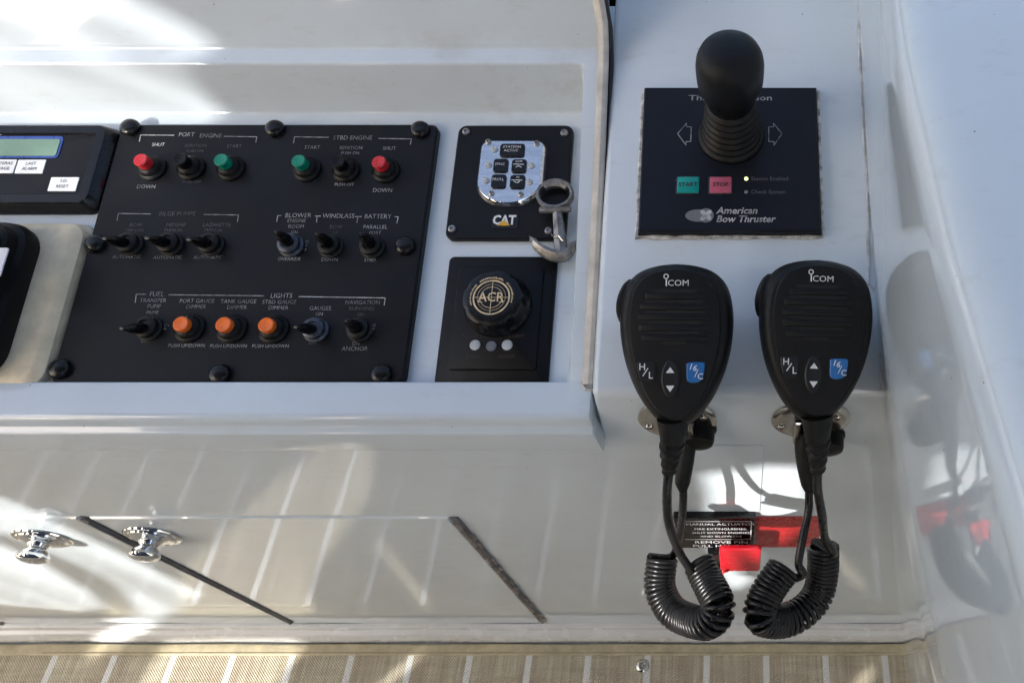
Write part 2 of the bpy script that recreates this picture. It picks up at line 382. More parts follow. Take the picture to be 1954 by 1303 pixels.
for t in (0.15, 0.8, 0.94, 1.0): st.append([Vector((-0.1003 + 0.0028 * t * t, p.x, p.y)) for p in lerp(DA, DB, t)])
st.append([Vector((zend(p) - 0.0025, p.x, p.y)) for p in DB])
st.append([Vector((zend(p) - 0.0006, p.x, p.y - 0.0006)) for p in DB])
st.append([Vector((zend(p), p.x, p.y - 0.0025)) for p in DB])
st.append([Vector((zend(p), p.x + 0.012, p.y - (0.05 if p.y > 0.5366 else 0))) for p in DB])
bm = B(); strip_loft(bm, st)
dash = struct(obj('dash', bm, M['geldash'], smooth=40), 'white moulded dash with a recessed tray for the black switch panels', 'dash')
# beige edge gasket along the dash's right end
bm = B(); path = []
for y in [0.2245 + 0.188 * k / 20 for k in range(21)]: path.append(Vector((-0.0875 + 0.0022 * math.sin((y - 0.22) * 9), y, q(y) + 0.0012)))
path += [Vector((-0.0852, 0.422, 0.6190)), Vector((-0.0850, 0.430, 0.6300)), Vector((-0.0868, 0.4385, 0.6480)), Vector((-0.090, 0.455, 0.680))]
tube(bm, path, 0.0042, 10, flat=(1.0, 0.8))
obj('gasket', bm, M['gasket'], dash)
bm = B(); tube(bm, [p + Vector((0.0044, 0, -0.0045)) for p in path], 0.0016, 6)
obj('dark_seam', bm, M['dark_gap'], dash)  # dark strip filling the gap between dash and pod
bm = B(); p0 = path[0]                                            # split open end of the gasket
for a in range(2):
    tube(bm, [p0 + Vector((-0.004, 0.001, 0.001 - 0.004 * a)), p0 + Vector((-0.001, -0.003, 0.0 - 0.004 * a)), p0 + Vector((0.004, -0.0025, -0.002 - 0.002 * a))], 0.0009, 6)
obj('gasket_end', bm, M['gasket'], dash)

# coaming on the right
def coam(y):
    dx = -0.08 * (max(-0.3, min(0.20, y)) - 0.13) + 0.035 * max(0, y - 0.20)
    cr = -0.012 * max(0, min(1, (y - 0.18) / 0.25))
    P = [(0.193, -0.02, 0), (0.148, 0.206, 0.6), (0.122, 0.346, 0.6), (0.105, 0.447, 0.6), (0.0865, 0.535, 0.6), (0.0765, 0.600, 0.6), (0.0655, 0.700, 0.6), (0.0600, 0.755 + cr, 0.019), (0.15, 0.775 + cr, 0.05), (0.75, 0.79 + cr, 0)]
    return fillet([(x + dx, z, r) for x, z, r in P], 8)
bm = B(); strip_loft(bm, [[Vector((p.x, y, p.y)) for p in coam(y)] for y in [-1.2 + 0.09 * k for k in range(26)]])
coaming = struct(obj('coaming', bm, M['gel'], smooth=50), 'tall rounded glossy white coaming right of the helm', 'coaming')
bm = B(); path = []
for k in range(60):
    y = 0.2105 + 0.36 * k / 59; z = 0.554 + 0.268 * (y - 0.209)
    cp = coam(y); x = min((abs(p.y - z), p.x) for p in cp)[1]
    path.append(Vector((x - 0.0006 + random.uniform(-0.0004, 0.0004), y, z + 0.0004)))
tube(bm, path, [0.0008 + random.uniform(-0.0003, 0.0003) for _ in path], 6)
obj('caulk_bead', bm, M['caulk_pale'], coaming)

# base trim along the foot of the cabinet
tp = fillet([(0.2089, 0.0305, 0), (0.204, 0.0300, 0.003), (0.2035, 0.0225, 0.002), (0.1985, 0.0205, 0.004), (0.1945, 0.010, 0.003), (0.1940, 0.0, 0)], 4)
bm = B(); strip_loft(bm, [[Vector((x, p.x + 0.0005 * math.sin(x * 31), p.y)) for p in tp] for x in [XL + (0.235 - XL) * k / 40 for k in range(41)]])
obj('base_trim', bm, M['trim'], console)

# carpet
cy1 = 0.1815
bm = B(); box(bm, -1.7, 0.245, -1.6, cy1, 0.0005, 0.006)
carpet = tag(obj('carpet', bm, M['carpet'], smooth=0), 'beige woven carpet with pale stripes and tan stitched binding', 'carpet')
bm = B(); pr = fillet([(cy1 + 0.0105, 0.0006, 0), (cy1 + 0.0105, 0.0078, 0.002), (cy1 - 0.0015, 0.0078, 0.001), (cy1 - 0.0015, 0.0060, 0)], 4)
strip_loft(bm, [[Vector((x, p.x + 0.0004 * math.sin(x * 40) * (1 if p.x > cy1 else 0.3), p.y)) for p in pr] for x in [-1.7 + 1.935 * k / 50 for k in range(51)]])
obj('binding', bm, M['binding'], carpet)
bm = B()
for k in range(330):
    x = -0.78 + k * 0.0029; box(bm, x, x + 0.0018, cy1 + 0.0006, cy1 + 0.0012, 0.0079, 0.0083)
o = obj('stitching', bm, M['thread'], carpet, 0); o['kind'] = 'stuff'
p = onfloor(1226, 1269, 0.006)
bm = B(); lathe(bm, [(0.0, 0.0), (0.0066, 0.0), (0.0068, 0.001), (0.0055, 0.0022), (0.0032, 0.0026), (0.0028, 0.0018), (0, 0.0016)], 20)
tag(obj('snap_fastener', bm, M['steel'], matrix=T(*p)), 'small round chrome snap fastener in the striped carpet', 'fastener')

# ------------------------------------------------------------------ cabinet doors
DZ0, DZ1 = 0.040, 0.365
def wbox(bm, x0, x1, z0, z1, t, b=0.001, y0=0.0004): box(bm, x0, x1, z0, z1, -y0, t, b)
def door(x0, x1):
    bm = B(); wbox(bm, x0, x1, DZ0, DZ1, 0.0016, 0.0012, 0.0)
    return obj('door', bm, M['gel'], console, matrix=WALL_M)
d1 = door(-0.80, -0.4985); d2 = door(-0.4890, -0.2185)
bm = B(); prism(bm, rrect(0.0072, DZ1 - DZ0 + 0.002, 0.003, 4, -0.4937, (DZ0 + DZ1) / 2), [(0.0002, 0), (0.0022, 0), (0.003, 0.001)])
prism(bm, rrect(0.003, DZ1 - DZ0 - 0.006, 0.001, 4, -0.4925, (DZ0 + DZ1) / 2 - 0.002), [(0.0028, 0), (0.0042, 0.0005)])
obj('door_seal', bm, M['seal'], console, matrix=WALL_M)
hinge_bm = B(); prism(hinge_bm, rrect(0.0062, DZ1 - DZ0, 0.002, 3, -0.2146, (DZ0 + DZ1) / 2), [(0.0002, 0), (0.0012, 0), (0.0016, 0.0004)])
hinge = obj('hinge', hinge_bm, M['seal'], console, matrix=WALL_M)
bm = B(); nk = 15; L_ = (DZ1 - DZ0 - 0.012) / nk
for k in range(nk):
    z0 = DZ0 + 0.003 + k * L_
    tube(bm, [(-0.2157, z0 + 0.0004, 0.0018), (-0.2157, z0 + L_ - 0.0004, 0.0018)], 0.0023, 8)
    if k % 3 != 2: prism(bm, rrect(0.003, L_ * 0.55, 0.0005, 2, -0.2118, z0 + L_ * 0.5 + random.uniform(-0.002, 0.002)), [(0.001, 0), (0.0022, 0.0003)])
o = obj('knuckles', bm, M['hinge'], hinge)
kp = [(0.0, 0.0), (0.0190, 0.0), (0.0196, 0.0012), (0.0188, 0.0026), (0.0165, 0.0032), (0.0158, 0.0046), (0.0125, 0.0052), (0.0110, 0.0068), (0.0078, 0.0082),
      (0.0062, 0.0115), (0.0066, 0.0140), (0.0086, 0.0165), (0.0100, 0.0200), (0.0104, 0.0225), (0.0092, 0.0250), (0.0060, 0.0268), (0.0, 0.0274)]
knob_me = None
for par, (u, v) in ((d1, (82, 1024)), (d2, (292, 1020))):
    c = onwall(u, v, WALLY - 0.0016)
    bm = B(); lathe(bm, [(r * 1.04, z * 0.74) for r, z in kp], 32)
    k = obj('knob', bm, M['chrome'], par, matrix=T(c.x, c.z, 0.0016))
for s in (-0.0, ):
    bm = B(); lathe(bm, [(0, 0), (0.004, 0), (0.0035, 0.003), (0, 0.0036)], 14)
    obj('catch', bm, M['hinge'], d1, matrix=T(onwall(4, 1183).x, 0.043, 0.0016))

# ------------------------------------------------------------------ switch panel
FR = slope_frame(TRAY_O); TH = 0.0058
c00, c11 = loc(FR, 92, 727, TH), loc(FR, 836, 236, TH)
xl = loc(FR, 236, 228, TH).x; xl = (xl + c00.x) / 2; xr = (c11.x + loc(FR, 770, 728, TH).x) / 2
yb = 0.0035; yt = c11.y
root = empty('switch_panel', FR, 'large black engraved switch panel with rows of buttons and toggle switches', 'switch panel')
bm = B(); prism(bm, rrect(xr - xl, yt - yb, 0.005, 4, (xl + xr) / 2, (yt + yb) / 2), [(0.0004, 0), (TH - 0.0012, 0), (TH, 0.0012)])
obj('plate', bm, M['panel'], root)
for i, (u, v) in enumerate([(250, 245), (526, 247), (803, 249), (184, 466), (774, 470), (116, 704), (421, 714), (729, 714)]):
    p = loc(FR, u, v, TH)
    if i == 0:
        bm = B(); lathe(bm, [(0.0, 0), (0.0062, 0.0), (0.0062, 0.0012), (0.0056, 0.0028), (0.0042, 0.0038), (0.0020, 0.0042), (0, 0.0043)], 20)
        scr = obj('screw_cap', bm, M['gloss'], root)
    else:
        scr = scr.copy(); COL.objects.link(scr); scr.parent = root
    scr.matrix_local = T(p.x, p.y, TH)
base_bm = B(); lathe(base_bm, [(0, 0), (0.0102, 0.0), (0.0102, 0.0014), (0.0092, 0.0024), (0.0084, 0.0028), (0.0078, 0.0044), (0.0062, 0.0056), (0.0052, 0.0060), (0, 0.0060)], 24)
base0 = obj('push_button', base_bm, M['plastic'], root)
def capbm(h, r):
    b_ = B(); lathe(b_, [(0, 0.0055), (r, 0.0055), (r, h - 0.0006), (r - 0.0006, h), (r * 0.6, h - 0.0001), (0, h - 0.0005)], 24); return b_
capmesh = {}
def push_button(u, v, m, label, big=False):
    global base0
    p = loc(FR, u, v, TH)
    if base0.get('used'): o = base0.copy(); COL.objects.link(o); o.parent = root
    else: o = base0
    base0['used'] = 1; o['label'] = label
    s = 0.90 if big else 0.87
    o.matrix_local = T(p.x, p.y, TH) @ Matrix.Diagonal((s, s, 0.9 if big else 1, 1))
    if m not in capmesh:
        capmesh[m] = obj('button_cap', capbm(0.0100 if big else 0.0116, 0.0051 if big else 0.0050), M[m], o); cp = capmesh[m]
    else:
        cp = capmesh[m].copy(); COL.objects.link(cp); cp.parent = o
for u, v, m, l in [(292, 322, 'red', 'red port shut down button'), (366, 321, 'plastic', 'black port ignition button'), (442, 322, 'green', 'green port start button'),
                   (587, 324, 'green', 'green starboard start button'), (661, 325, 'plastic', 'black starboard ignition button'), (737, 326, 'red', 'red starboard shut down button')]: push_button(u, v, m, l)
for u, v, l in [(363, 626, 'orange port gauge dimmer button'), (443, 627, 'orange tank gauge dimmer button'), (523, 628, 'orange starboard gauge dimmer button')]: push_button(u, v, 'orange', l, True)
del base0['used']
for o in bpy.data.objects:
    if 'used' in o: del o['used']
tb = B(); lathe(tb, [(0, 0), (0.0088, 0), (0.0088, 0.0012), (0.0074, 0.0024), (0.0078, 0.0030), (0.0074, 0.0058), (0.0062, 0.0066), (0.0046, 0.0068), (0.0038, 0.0056), (0, 0.0056)], 22)
tog0 = obj('toggle_switch', tb, M['rubber'], root)
def lever_bm():
    b_ = B(); rings = []
    for z, w, d in [(z_ * 0.86, w_ * 1.12, d_ * 1.1) for z_, w_, d_ in ((0.003, 0.0030, 0.0030), (0.008, 0.0036, 0.0036), (0.0125, 0.0042, 0.0034), (0.016, 0.0040, 0.0026), (0.0205, 0.0030, 0.0016), (0.0228, 0.0022, 0.0011), (0.0232, 0.0016, 0.0006))]:
        rings.append([Vector((w * math.cos(2 * PI * k / 12), d * math.sin(2 * PI * k / 12), z)) for k in range(12)])
    loft(b_, rings); return b_
lev0 = None
for i, (u, v, tilt, side, blue) in enumerate([(251, 467, 13, -8, 0), (328, 467, 12, -6, 0), (406, 468, 14, -7, 0), (557, 469, -4, 4, 1), (633, 471, -2, 3, 0), (712, 472, -3, 6, 0), (287, 627, 19, -12, 0), (604, 630, 13, -6, 1), (688, 630, 0, 4, 0)]):
    p = loc(FR, u, v, TH)
    if i: o = tog0.copy(); COL.objects.link(o); o.parent = root
    else: o = tog0
    if blue:
        if blue == 1 and 'tog_blue' not in M:
            M['tog_blue'] = mat('grey_metal_nut', (0.055, 0.065, 0.085), 0.35, metal=0.4, var=0.3, vscale=300)
            me2 = tog0.data.copy(); me2.materials[0] = M['tog_blue']; bl = me2
        o.data = bl; o['label'] = 'toggle switch with a bare grey metal nut'
    o.matrix_local = T(p.x, p.y, TH) @ Matrix.Diagonal((0.87, 0.87, 0.87, 1))
    if lev0 is None: lv = lev0 = obj('lever', lever_bm(), M['gloss'], o)
    else: lv = lev0.copy(); COL.objects.link(lv); lv.parent = o
    lv.matrix_local = T(0, 0, 0.001) @ Matrix.Rotation(R(tilt), 4, 'X') @ Matrix.Rotation(R(side), 4, 'Y')
# engraving, grouped by wear
E = {'txt': B(), 'txt_mid': B(), 'txt_dim': B(), 'txt_bright': B()}
ZT = TH + 0.00025
def en(s, u, v, cap, k='txt', **kw):
    p = loc(FR, u, v, ZT); text(E[k], s, p.x, p.y, ZT, cap, weight=-0.012, wx=kw.pop('wx', 0.93), **kw)
def ln(pts, k='txt', w=0.00055):
    P = [loc(FR, u, v, ZT) for u, v in pts]
    for a, b in zip(P, P[1:]): bar(E[k], a, b, w, ZT)
def mm(x): return x / 1000
for s, u, v, c, k in [
    ('PORT', 356, 257, 3.1, 'txt'), ('ENGINE', 402, 259, 3.1, 'txt_mid'), ('SHUT', 302, 276, 2.5, 'txt_bright'), ('DOWN', 279, 356, 2.7, 'txt'), ('IGNITION', 374, 278, 2.4, 'txt_dim'),
    ('PUSH ON', 372, 288, 2.0, 'txt_dim'), ('PUSH OFF', 366, 347, 2.0, 'txt_dim'), ('START', 447, 279, 2.5, 'txt_dim'),
    ('STBD ENGINE', 673, 263, 3.1, 'txt_mid'), ('START', 596, 281, 2.6, 'txt_mid'), ('IGNITION', 670, 282, 2.5, 'txt_mid'), ('PUSH ON', 668, 292, 2.1, 'txt_mid'), ('PUSH OFF', 657, 352, 2.1, 'txt'), ('SHUT', 743, 283, 2.6, 'txt'), ('DOWN', 730, 363, 2.8, 'txt'),
    ('BILGE PUMPS', 338, 408, 3.0, 'txt_dim'), ('BOW', 259, 429, 2.5, 'txt_dim'), ('MANUAL', 258, 439, 2.2, 'txt_dim'), ('MIDSHIP', 336, 429, 2.5, 'txt_dim'), ('MANUAL', 332, 439, 2.2, 'txt_dim'), ('LAZARETTE', 414, 429, 2.5, 'txt_dim'), ('MANUAL', 408, 439, 2.2, 'txt_dim'),
    ('AUTOMATIC', 242, 490, 2.3, 'txt_mid'), ('AUTOMATIC', 320, 491, 2.3, 'txt_mid'), ('AUTOMATIC', 397, 491, 2.3, 'txt_mid'),
    ('BLOWER', 569, 411, 3.1, 'txt'), ('WINDLASS', 646, 412, 3.1, 'txt'), ('BATTERY', 721, 413, 3.1, 'txt'), ('ENGINE', 566, 421, 2.5, 'txt_mid'), ('ROOM', 565, 432, 2.5, 'txt_mid'), ('ON', 562, 443, 2.1, 'txt_mid'),
    ('BOW', 641, 433, 2.5, 'txt_dim'), ('UP', 640, 444, 2.2, 'txt_dim'), ('PARALLEL', 716, 433, 2.6, 'txt'), ('PORT', 716, 444, 2.2, 'txt_mid'), ('OVERRIDE', 552, 494, 2.3, 'txt'), ('DOWN', 629, 495, 2.3, 'txt_mid'), ('STBD', 706, 496, 2.3, 'txt'),
    ('FUEL', 299, 561, 3.1, 'txt_mid'), ('TRANSFER', 292, 573, 2.6, 'txt_mid'), ('PUMP', 294, 584, 2.5, 'txt_mid'), ('PRIME', 291, 596, 2.1, 'txt_mid'), ('OFF', 277, 650, 2.2, 'txt_mid'),
    ('PORT GAUGE', 376, 574, 2.6, 'txt_mid'), ('DIMMER', 374, 585, 2.5, 'txt_mid'), ('TANK GAUGE', 455, 575, 2.6, 'txt_mid'), ('DIMMER', 452, 586, 2.5, 'txt_mid'), ('STBD GAUGE', 533, 576, 2.6, 'txt_mid'), ('DIMMER', 531, 587, 2.5, 'txt_mid'),
    ('LIGHTS', 537, 564, 3.1, 'txt'), ('GAUGES', 611, 588, 2.6, 'txt_mid'), ('ON', 609, 599, 2.2, 'txt'), ('OFF', 597, 653, 2.3, 'txt_mid'), ('NAVIGATION', 692, 577, 2.6, 'txt_mid'), ('RUNNING', 690, 588, 2.5, 'txt_dim'), ('ON', 689, 600, 2.1, 'txt_dim'), ('ON', 679, 655, 2.2, 'txt_mid'), ('ANCHOR', 677, 665, 2.7, 'txt_mid'),
    ('PUSH UP/DOWN', 356, 659, 2.2, 'txt'), ('PUSH UP/DOWN', 436, 660, 2.2, 'txt'), ('PUSH UP/DOWN', 516, 660, 2.2, 'txt'), ('O', 316, 619, 2.0, 'txt_mid'), ('N', 315, 627, 1.8, 'txt_mid'),
    ('O', 586, 461, 2.0, 'txt'), ('F', 585, 469, 1.9, 'txt_mid'), ('F', 583, 477, 1.9, 'txt_mid'), ('O', 714, 620, 2.0, 'txt'), ('F', 713, 628, 1.9, 'txt_mid'), ('F', 711, 635, 1.9, 'txt_mid'), ('-', 322, 620, 2.4, 'txt_bright')]:
    en(s, u, v, mm(c), k)
ln([(266, 270), (268, 257.5), (332, 258)], 'txt'); ln([(427, 260), (490, 261), (488, 272)], 'txt_mid')
ln([(560, 273), (562, 261), (627, 262)], 'txt_mid'); ln([(722, 264), (785, 265), (783, 276)], 'txt_mid')
ln([(223, 421), (226, 407), (288, 408)], 'txt_mid'); ln([(389, 409), (455, 410), (453, 423)], 'txt_mid')
ln([(528, 423), (530, 411), (537, 411)], 'txt_mid'); ln([(601, 412), (612, 412)], 'txt'); ln([(605, 412), (604, 424)], 'txt_mid'); ln([(678, 413), (690, 413)], 'txt'); ln([(683, 413), (681, 425)], 'txt_mid'); ln([(753, 413), (760, 414), (757, 426)], 'txt')
ln([(258, 577), (260, 561), (279, 561)], 'txt_mid'); ln([(322, 562), (504, 564)], 'txt_mid'); ln([(570, 565.5), (735, 568), (733, 582)], 'txt')
for k, b_ in E.items():
    o = obj('lettering', b_, M[k], root, 0); o['kind'] = 'stuff'

# ------------------------------------------------------------------ engine control keypad panel
root = empty('control_panel', FR, 'black engine control plate with shield shaped chrome keypad and CAT badge', 'control panel')
T2 = 0.0042
a, b2 = loc(FR, 876, 238, T2), loc(FR, 1096, 241, T2); c = loc(FR, 847, 456, T2)
x0 = (a.x + c.x) / 2; x1 = b2.x - 0.0006; y1 = a.y; y0 = c.y
bm = B(); prism(bm, rrect(x1 - x0, y1 - y0, 0.0055, 6, (x0 + x1) / 2, (y0 + y1) / 2), [(0.0004, 0), (T2 - 0.001, 0), (T2, 0.001)])
obj('plate', bm, M['panel'], root)
def screw_bm(r):
    b_ = B(); lathe(b_, [(0, 0), (r, 0), (r, 0.0004), (r * 0.85, 0.0012), (r * 0.5, 0.0016), (r * 0.42, 0.0016), (r * 0.36, 0.0006), (0, 0.0006)], 18); return b_
s0 = None
for (u, v) in [(890, 252), (1077, 254), (863, 437), (1047, 441)]:
    p = loc(FR, u, v, T2)
    if s0 is None: s = s0 = obj('screw', screw_bm(0.0026), M['screw'], root)
    else: s = s0.copy(); COL.objects.link(s); s.parent = root
    s.matrix_local = T(p.x, p.y, T2 + 0.0001)
# chrome shield
T3 = 0.0075
tl, tr_ = loc(FR, 917, 265, T3), loc(FR, 1044, 267, T3); bt = loc(FR, 966, 390, T3); ml = loc(FR, 906, 350, T3); mr_ = loc(FR, 1033, 352, T3)
cx = (tl.x + tr_.x + ml.x + mr_.x) / 4; hw = (tr_.x - tl.x + mr_.x - ml.x) / 4
ytop = tl.y; ymid = loc(FR, 966, 345, T3).y; ybot = bt.y
pts = []
for k in range(7):
    a_ = R(90 * k / 6); rr = 0.0065; pts.append(Vector((cx + hw - rr + rr * math.cos(a_), ytop - rr + rr * math.sin(a_))))
for k in range(7):
    a_ = R(90 + 90 * k / 6); pts.append(Vector((cx - hw + rr + rr * math.cos(a_), ytop - rr + rr * math.sin(a_))))
for k in range(21):
    a_ = R(180 + 180 * k / 20); pts.append(Vector((cx + hw * math.cos(a_), ymid + (ymid - ybot) * math.sin(a_))))
bm = B(); prism(bm, pts, [(T2 + 0.0002, -0.0004), (T3 - 0.0022, 0), (T3 - 0.0006, 0.0009), (T3, 0.0016)])
plate = obj('keypad_plate', bm, M['brushed'], root); plate.data.materials.append(M['chrome'])
for f in plate.data.polygons:
    if f.normal.z < 0.9: f.material_index = 1
TK = T3 + 0.0012
def key(u, v, w, h):
    p = loc(FR, u, v, TK); b_ = B(); prism(b_, rrect(w, h, 0.0018, 4, p.x, p.y), [(T3 - 0.0002, 0), (TK - 0.0004, 0), (TK, 0.0005)])
    obj('key', b_, M['gloss'], plate)
for u, v, w, h in [(977, 286, 0.0158, 0.0098), (955, 315, 0.0094, 0.0098), (990, 316, 0.0094, 0.0098), (951, 345, 0.0094, 0.0098), (987, 346, 0.0094, 0.0098)]: key(u, v, w, h)
bm = B(); zk = TK + 0.0002
def kt(s, u, v, cap, **kw): p = loc(FR, u, v, zk); text(bm, s, p.x, p.y, zk, cap, **kw)
kt('STATION', 977, 280, 0.0017, wx=1.15); kt('ACTIVE', 975, 287, 0.0017, wx=1.15); kt('SYNC', 954, 313, 0.0018); kt('GVM', 990, 308, 0.0015); kt('TROLL', 950, 342, 0.0018); kt('IN', 988, 338, 0.0014)
def kl(pts): 
    P = [loc(FR, u, v, zk) for u, v in pts]
    for a_, b_ in zip(P, P[1:]): bar(bm, a_, b_, 0.0005, zk)
kl([(979, 313), (1000, 313.5)]); kl([(984, 319), (989, 316), (995, 319)]); kl([(976, 343), (997, 343.5)]); kl([(980, 345), (987, 349), (992, 345)])
obj('lettering', bm, M['txt_bright'], plate, 0)
for u, v in [(944, 285), (932, 315), (1014, 316), (928, 344), (1010, 347)]:
    p = loc(FR, u, v, T3); b_ = B(); lathe(b_, [(0, 0), (0.0022, 0), (0.0022, 0.0006), (0.0016, 0.0009), (0.0013, 0.0004), (0.0011, 0.0009), (0, 0.0013)], 14)
    obj('status_light', b_, M['led_off'], plate, matrix=T(p.x, p.y, T3))
for u, v in [(932, 271), (1024, 274), (938, 369), (994, 371)]:
    p = loc(FR, u, v, T3); obj('screw', screw_bm(0.0019), M['screw'], plate, matrix=T(p.x, p.y, T3))
# badge
p = loc(FR, 964, 423, T2); bm = B(); prism(bm, rrect(0.0172, 0.0102, 0.0008, 2, p.x, p.y), [(T2, 0), (T2 + 0.0004, 0.0002)])
badge = obj('badge', bm, M['gloss'], root)
zb = T2 + 0.0006; bm = B(); p = loc(FR, 962, 421, zb)
text(bm, 'CAT', p.x, p.y + 0.0003, zb, 0.0062, wx=0.83, weight=0.035); obj('badge_letters', bm, M['txt_bright'], badge, 0)
bm = B(); poly(bm, [(p.x - 0.0042, p.y - 0.0034), (p.x + 0.0042, p.y - 0.0034), (p.x, p.y + 0.0004)], zb + 0.0002); obj('badge_triangle', bm, M['yellow'], badge, 0)

# ------------------------------------------------------------------ searchlight control
root = empty('searchlight_control', FR, 'black square searchlight control with round ACR knob and three small lights', 'control panel')
T4 = 0.0035
a, b2 = loc(FR, 858, 488, T4), loc(FR, 1063, 491, T4); c, d = loc(FR, 826, 732, T4), loc(FR, 1047, 735, T4)
x0 = (a.x + c.x) / 2; x1 = (b2.x + d.x) / 2 - 0.0004; y1 = a.y; y0 = (c.y + d.y) / 2
bm = B(); o_ = rrect(x1 - x0, y1 - y0, 0.003, 4, (x0 + x1) / 2, (y0 + y1) / 2)
prism(bm, o_, [(0.0004, 0), (T4 - 0.0014, 0), (T4 - 0.0002, 0.0018)])
T5 = T4 + 0.0012
prism(bm, rrect(x1 - x0 - 0.014, y1 - y0 - 0.016, 0.0025, 4, (x0 + x1) / 2, (y0 + y1) / 2 + 0.0005), [(T4 - 0.001, 0), (T5 - 0.0004, 0.0004), (T5, 0.001)])
obj('plate', bm, M['plastic'], root)
kc = loc(FR, 951, 583, T5)
bm = B(); rings = []
for r, z, rip in ((0.0200, 0.0, 0), (0.0205, 0.001, 0), (0.0200, 0.003, 0), (0.0188, 0.0045, 0.5), (0.0182, 0.0105, 1), (0.0172, 0.0128, 0.7), (0.0150, 0.0138, 0), (0.0135, 0.0140, 0)):
    rings.append([Vector((1, 0, 0)) * 0 + Vector(((r - 0.0011 * rip * max(0, math.cos(a * 7)) ** 4) * math.cos(a), (r - 0.0011 * rip * max(0, math.cos(a * 7)) ** 4) * math.sin(a), z)) for a in [2 * PI * k / 96 for k in range(96)]])
loft(bm, rings); knob = obj('knob', bm, M['gloss'], root, matrix=T(kc.x, kc.y, T5))
zl = 0.0142; bm = B()
ring(bm, 0, 0, zl, 0.0101, 0.0110, 40); ring(bm, 0, 0, zl, 0.0064, 0.0067, 30); ring(bm, 0, 0, zl, 0.0082, 0.0084, 30)
for k in range(44):                                               # ring of tiny lettering
    a = R(-15 + 215 * k / 43)
    if k in (13, 14, 29, 30): continue
    ring(bm, 0, 0, zl, 0.0119, 0.0119 + random.choice((0.0009, 0.0011, 0.0007)), 1, math.degrees(a), math.degrees(a) + 3.2)
bar(bm, (-0.010, 0), (0.010, 0), 0.00035, zl); bar(bm, (0, -0.0100), (0, 0.0100), 0.00035, zl)
text(bm, 'ACR', 0, -0.0002, zl + 0.0004, 0.0058, wx=0.92, weight=0.01)
for sx in (-1, 1):                                                # serifs
    for yy in (-0.0031,): bar(bm, (sx * 0.0062 - 0.0013, yy), (sx * 0.0062 + 0.0013, yy), 0.0005, zl + 0.0005)
obj('emblem', bm, M['gold'], knob, 0)
for u, v, mm_ in [(907, 658, 'led_off'), (938, 660, 'led_grey'), (968, 658, 'led_off')]:
    p = loc(FR, u, v, T5); b_ = B(); lathe(b_, [(0, 0), (0.0032, 0), (0.0032, 0.0005), (0.0026, 0.0010), (0.0022, 0.0008), (0.0018, 0.0012), (0, 0.0014)], 18)
    obj('indicator_light', b_, M[mm_], root, matrix=T(p.x, p.y, T5))
bm = B(); z5 = T5 + 0.0002
for s, u, v, cap in [('POINT PAD/SPOT LIGHT', 941, 641, 0.0023), ('SPEED', 902, 680, 0.0019), ('ON/OFF', 966, 680, 0.0019)]:
    p = loc(FR, u, v, z5); text(bm, s, p.x, p.y, z5, cap, wx=1.05)
obj('lettering', bm, M['txt_brown'], root, 0)

# ------------------------------------------------------------------ anchor shaped bottle opener
AF = FR.copy()
root = empty('anchor_opener', AF, 'pewter anchor shaped bottle opener leaning over the chrome keypad plate corner', 'bottle opener')
za = 0.0078
def L3(u, v, h): p = loc(FR, u, v, h); return Vector((p.x, p.y, h))
bm = B(); c = loc(FR, 1058, 369, za + 0.003); rx = 36 * 0.49 / F; ry = 33 * 0.49 / F
ro = []
for k in range(36):
    a = 2 * PI * k / 36; ca, sa = math.cos(a), math.sin(a)
    ix = rx * 0.80; iy = ry * 0.72
    ro.append([Vector((c.x + rx * ca, c.y + ry * sa, za)), Vector((c.x + rx * ca, c.y + ry * sa, za + 0.0028)), Vector((c.x + rx * 0.93 * ca, c.y + ry * 0.92 * sa, za + 0.0040)),
               Vector((c.x + ix * 1.04 * ca, c.y + (iy * 1.04 * sa) - 0.0002, za + 0.0038)), Vector((c.x + ix * ca, c.y + iy * sa - (0.0022 if sa > 0.75 else 0), za + 0.0026)), Vector((c.x + ix * ca, c.y + iy * sa - (0.0022 if sa > 0.75 else 0), za))])
vv = [[bm.verts.new(p) for p in r] for r in ro]
for i in range(36):
    A_, B_ = vv[i], vv[(i + 1) % 36]
    for j in range(6): bm.faces.new((A_[j], A_[(j + 1) % 6], B_[(j + 1) % 6], B_[j]))
obj('ring', bm, M['pewter'], root)
bm = B(); p = L3(1030, 401, za + 0.003); q1 = L3(1089, 399, za + 0.003); tube(bm, [p, (p + q1) / 2, q1], [0.0024, 0.0026, 0.0024], 8, flat=(0.8, 1.0)); obj('stock', bm, M['pewter'], root)
bm = B(); s0_, s1_ = L3(1063, 404, za + 0.002), L3(1071, 484, za + 0.001)
rings = []
for t in (0, 0.3, 0.6, 0.85, 1):
    p = s0_.lerp(s1_, t); w = 0.0030 + 0.0016 * t
    rings.append([p + Vector(v_) for v_ in ((-w, 0, -0.001), (-w * 0.8, 0, 0.0015), (0, 0, 0.0028), (w * 0.8, 0, 0.0015), (w, 0, -0.001))])
loft(bm, rings); obj('shank', bm, M['pewter'], root)
bm = B(); path = catmull([L3(1013, 455, za + 0.003), L3(1026, 470, za + 0.002), L3(1045, 483, za + 0.001), L3(1068, 489, za + 0.001), L3(1085, 482, za + 0.002), L3(1097, 462, za + 0.004)], 6)
n = len(path); tube(bm, path, [0.0012 + 0.0022 * math.sin(PI * i / (n - 1)) ** 0.7 for i in range(n)], 8, flat=(1.25, 0.8)); obj('arms', bm, M['pewter'], root)
bm = B()
for tip, dd in ((L3(1014, 454, za + 0.003), 1), (L3(1097, 462, za + 0.004), -1)):
    loft(bm, [[tip + Vector(v_) for v_ in ((-0.0012 * dd, 0.001, z), (0.0036 * dd, -0.0012, z), (-0.0002 * dd, -0.0034, z))] for z in (-0.0012, 0.0012)])
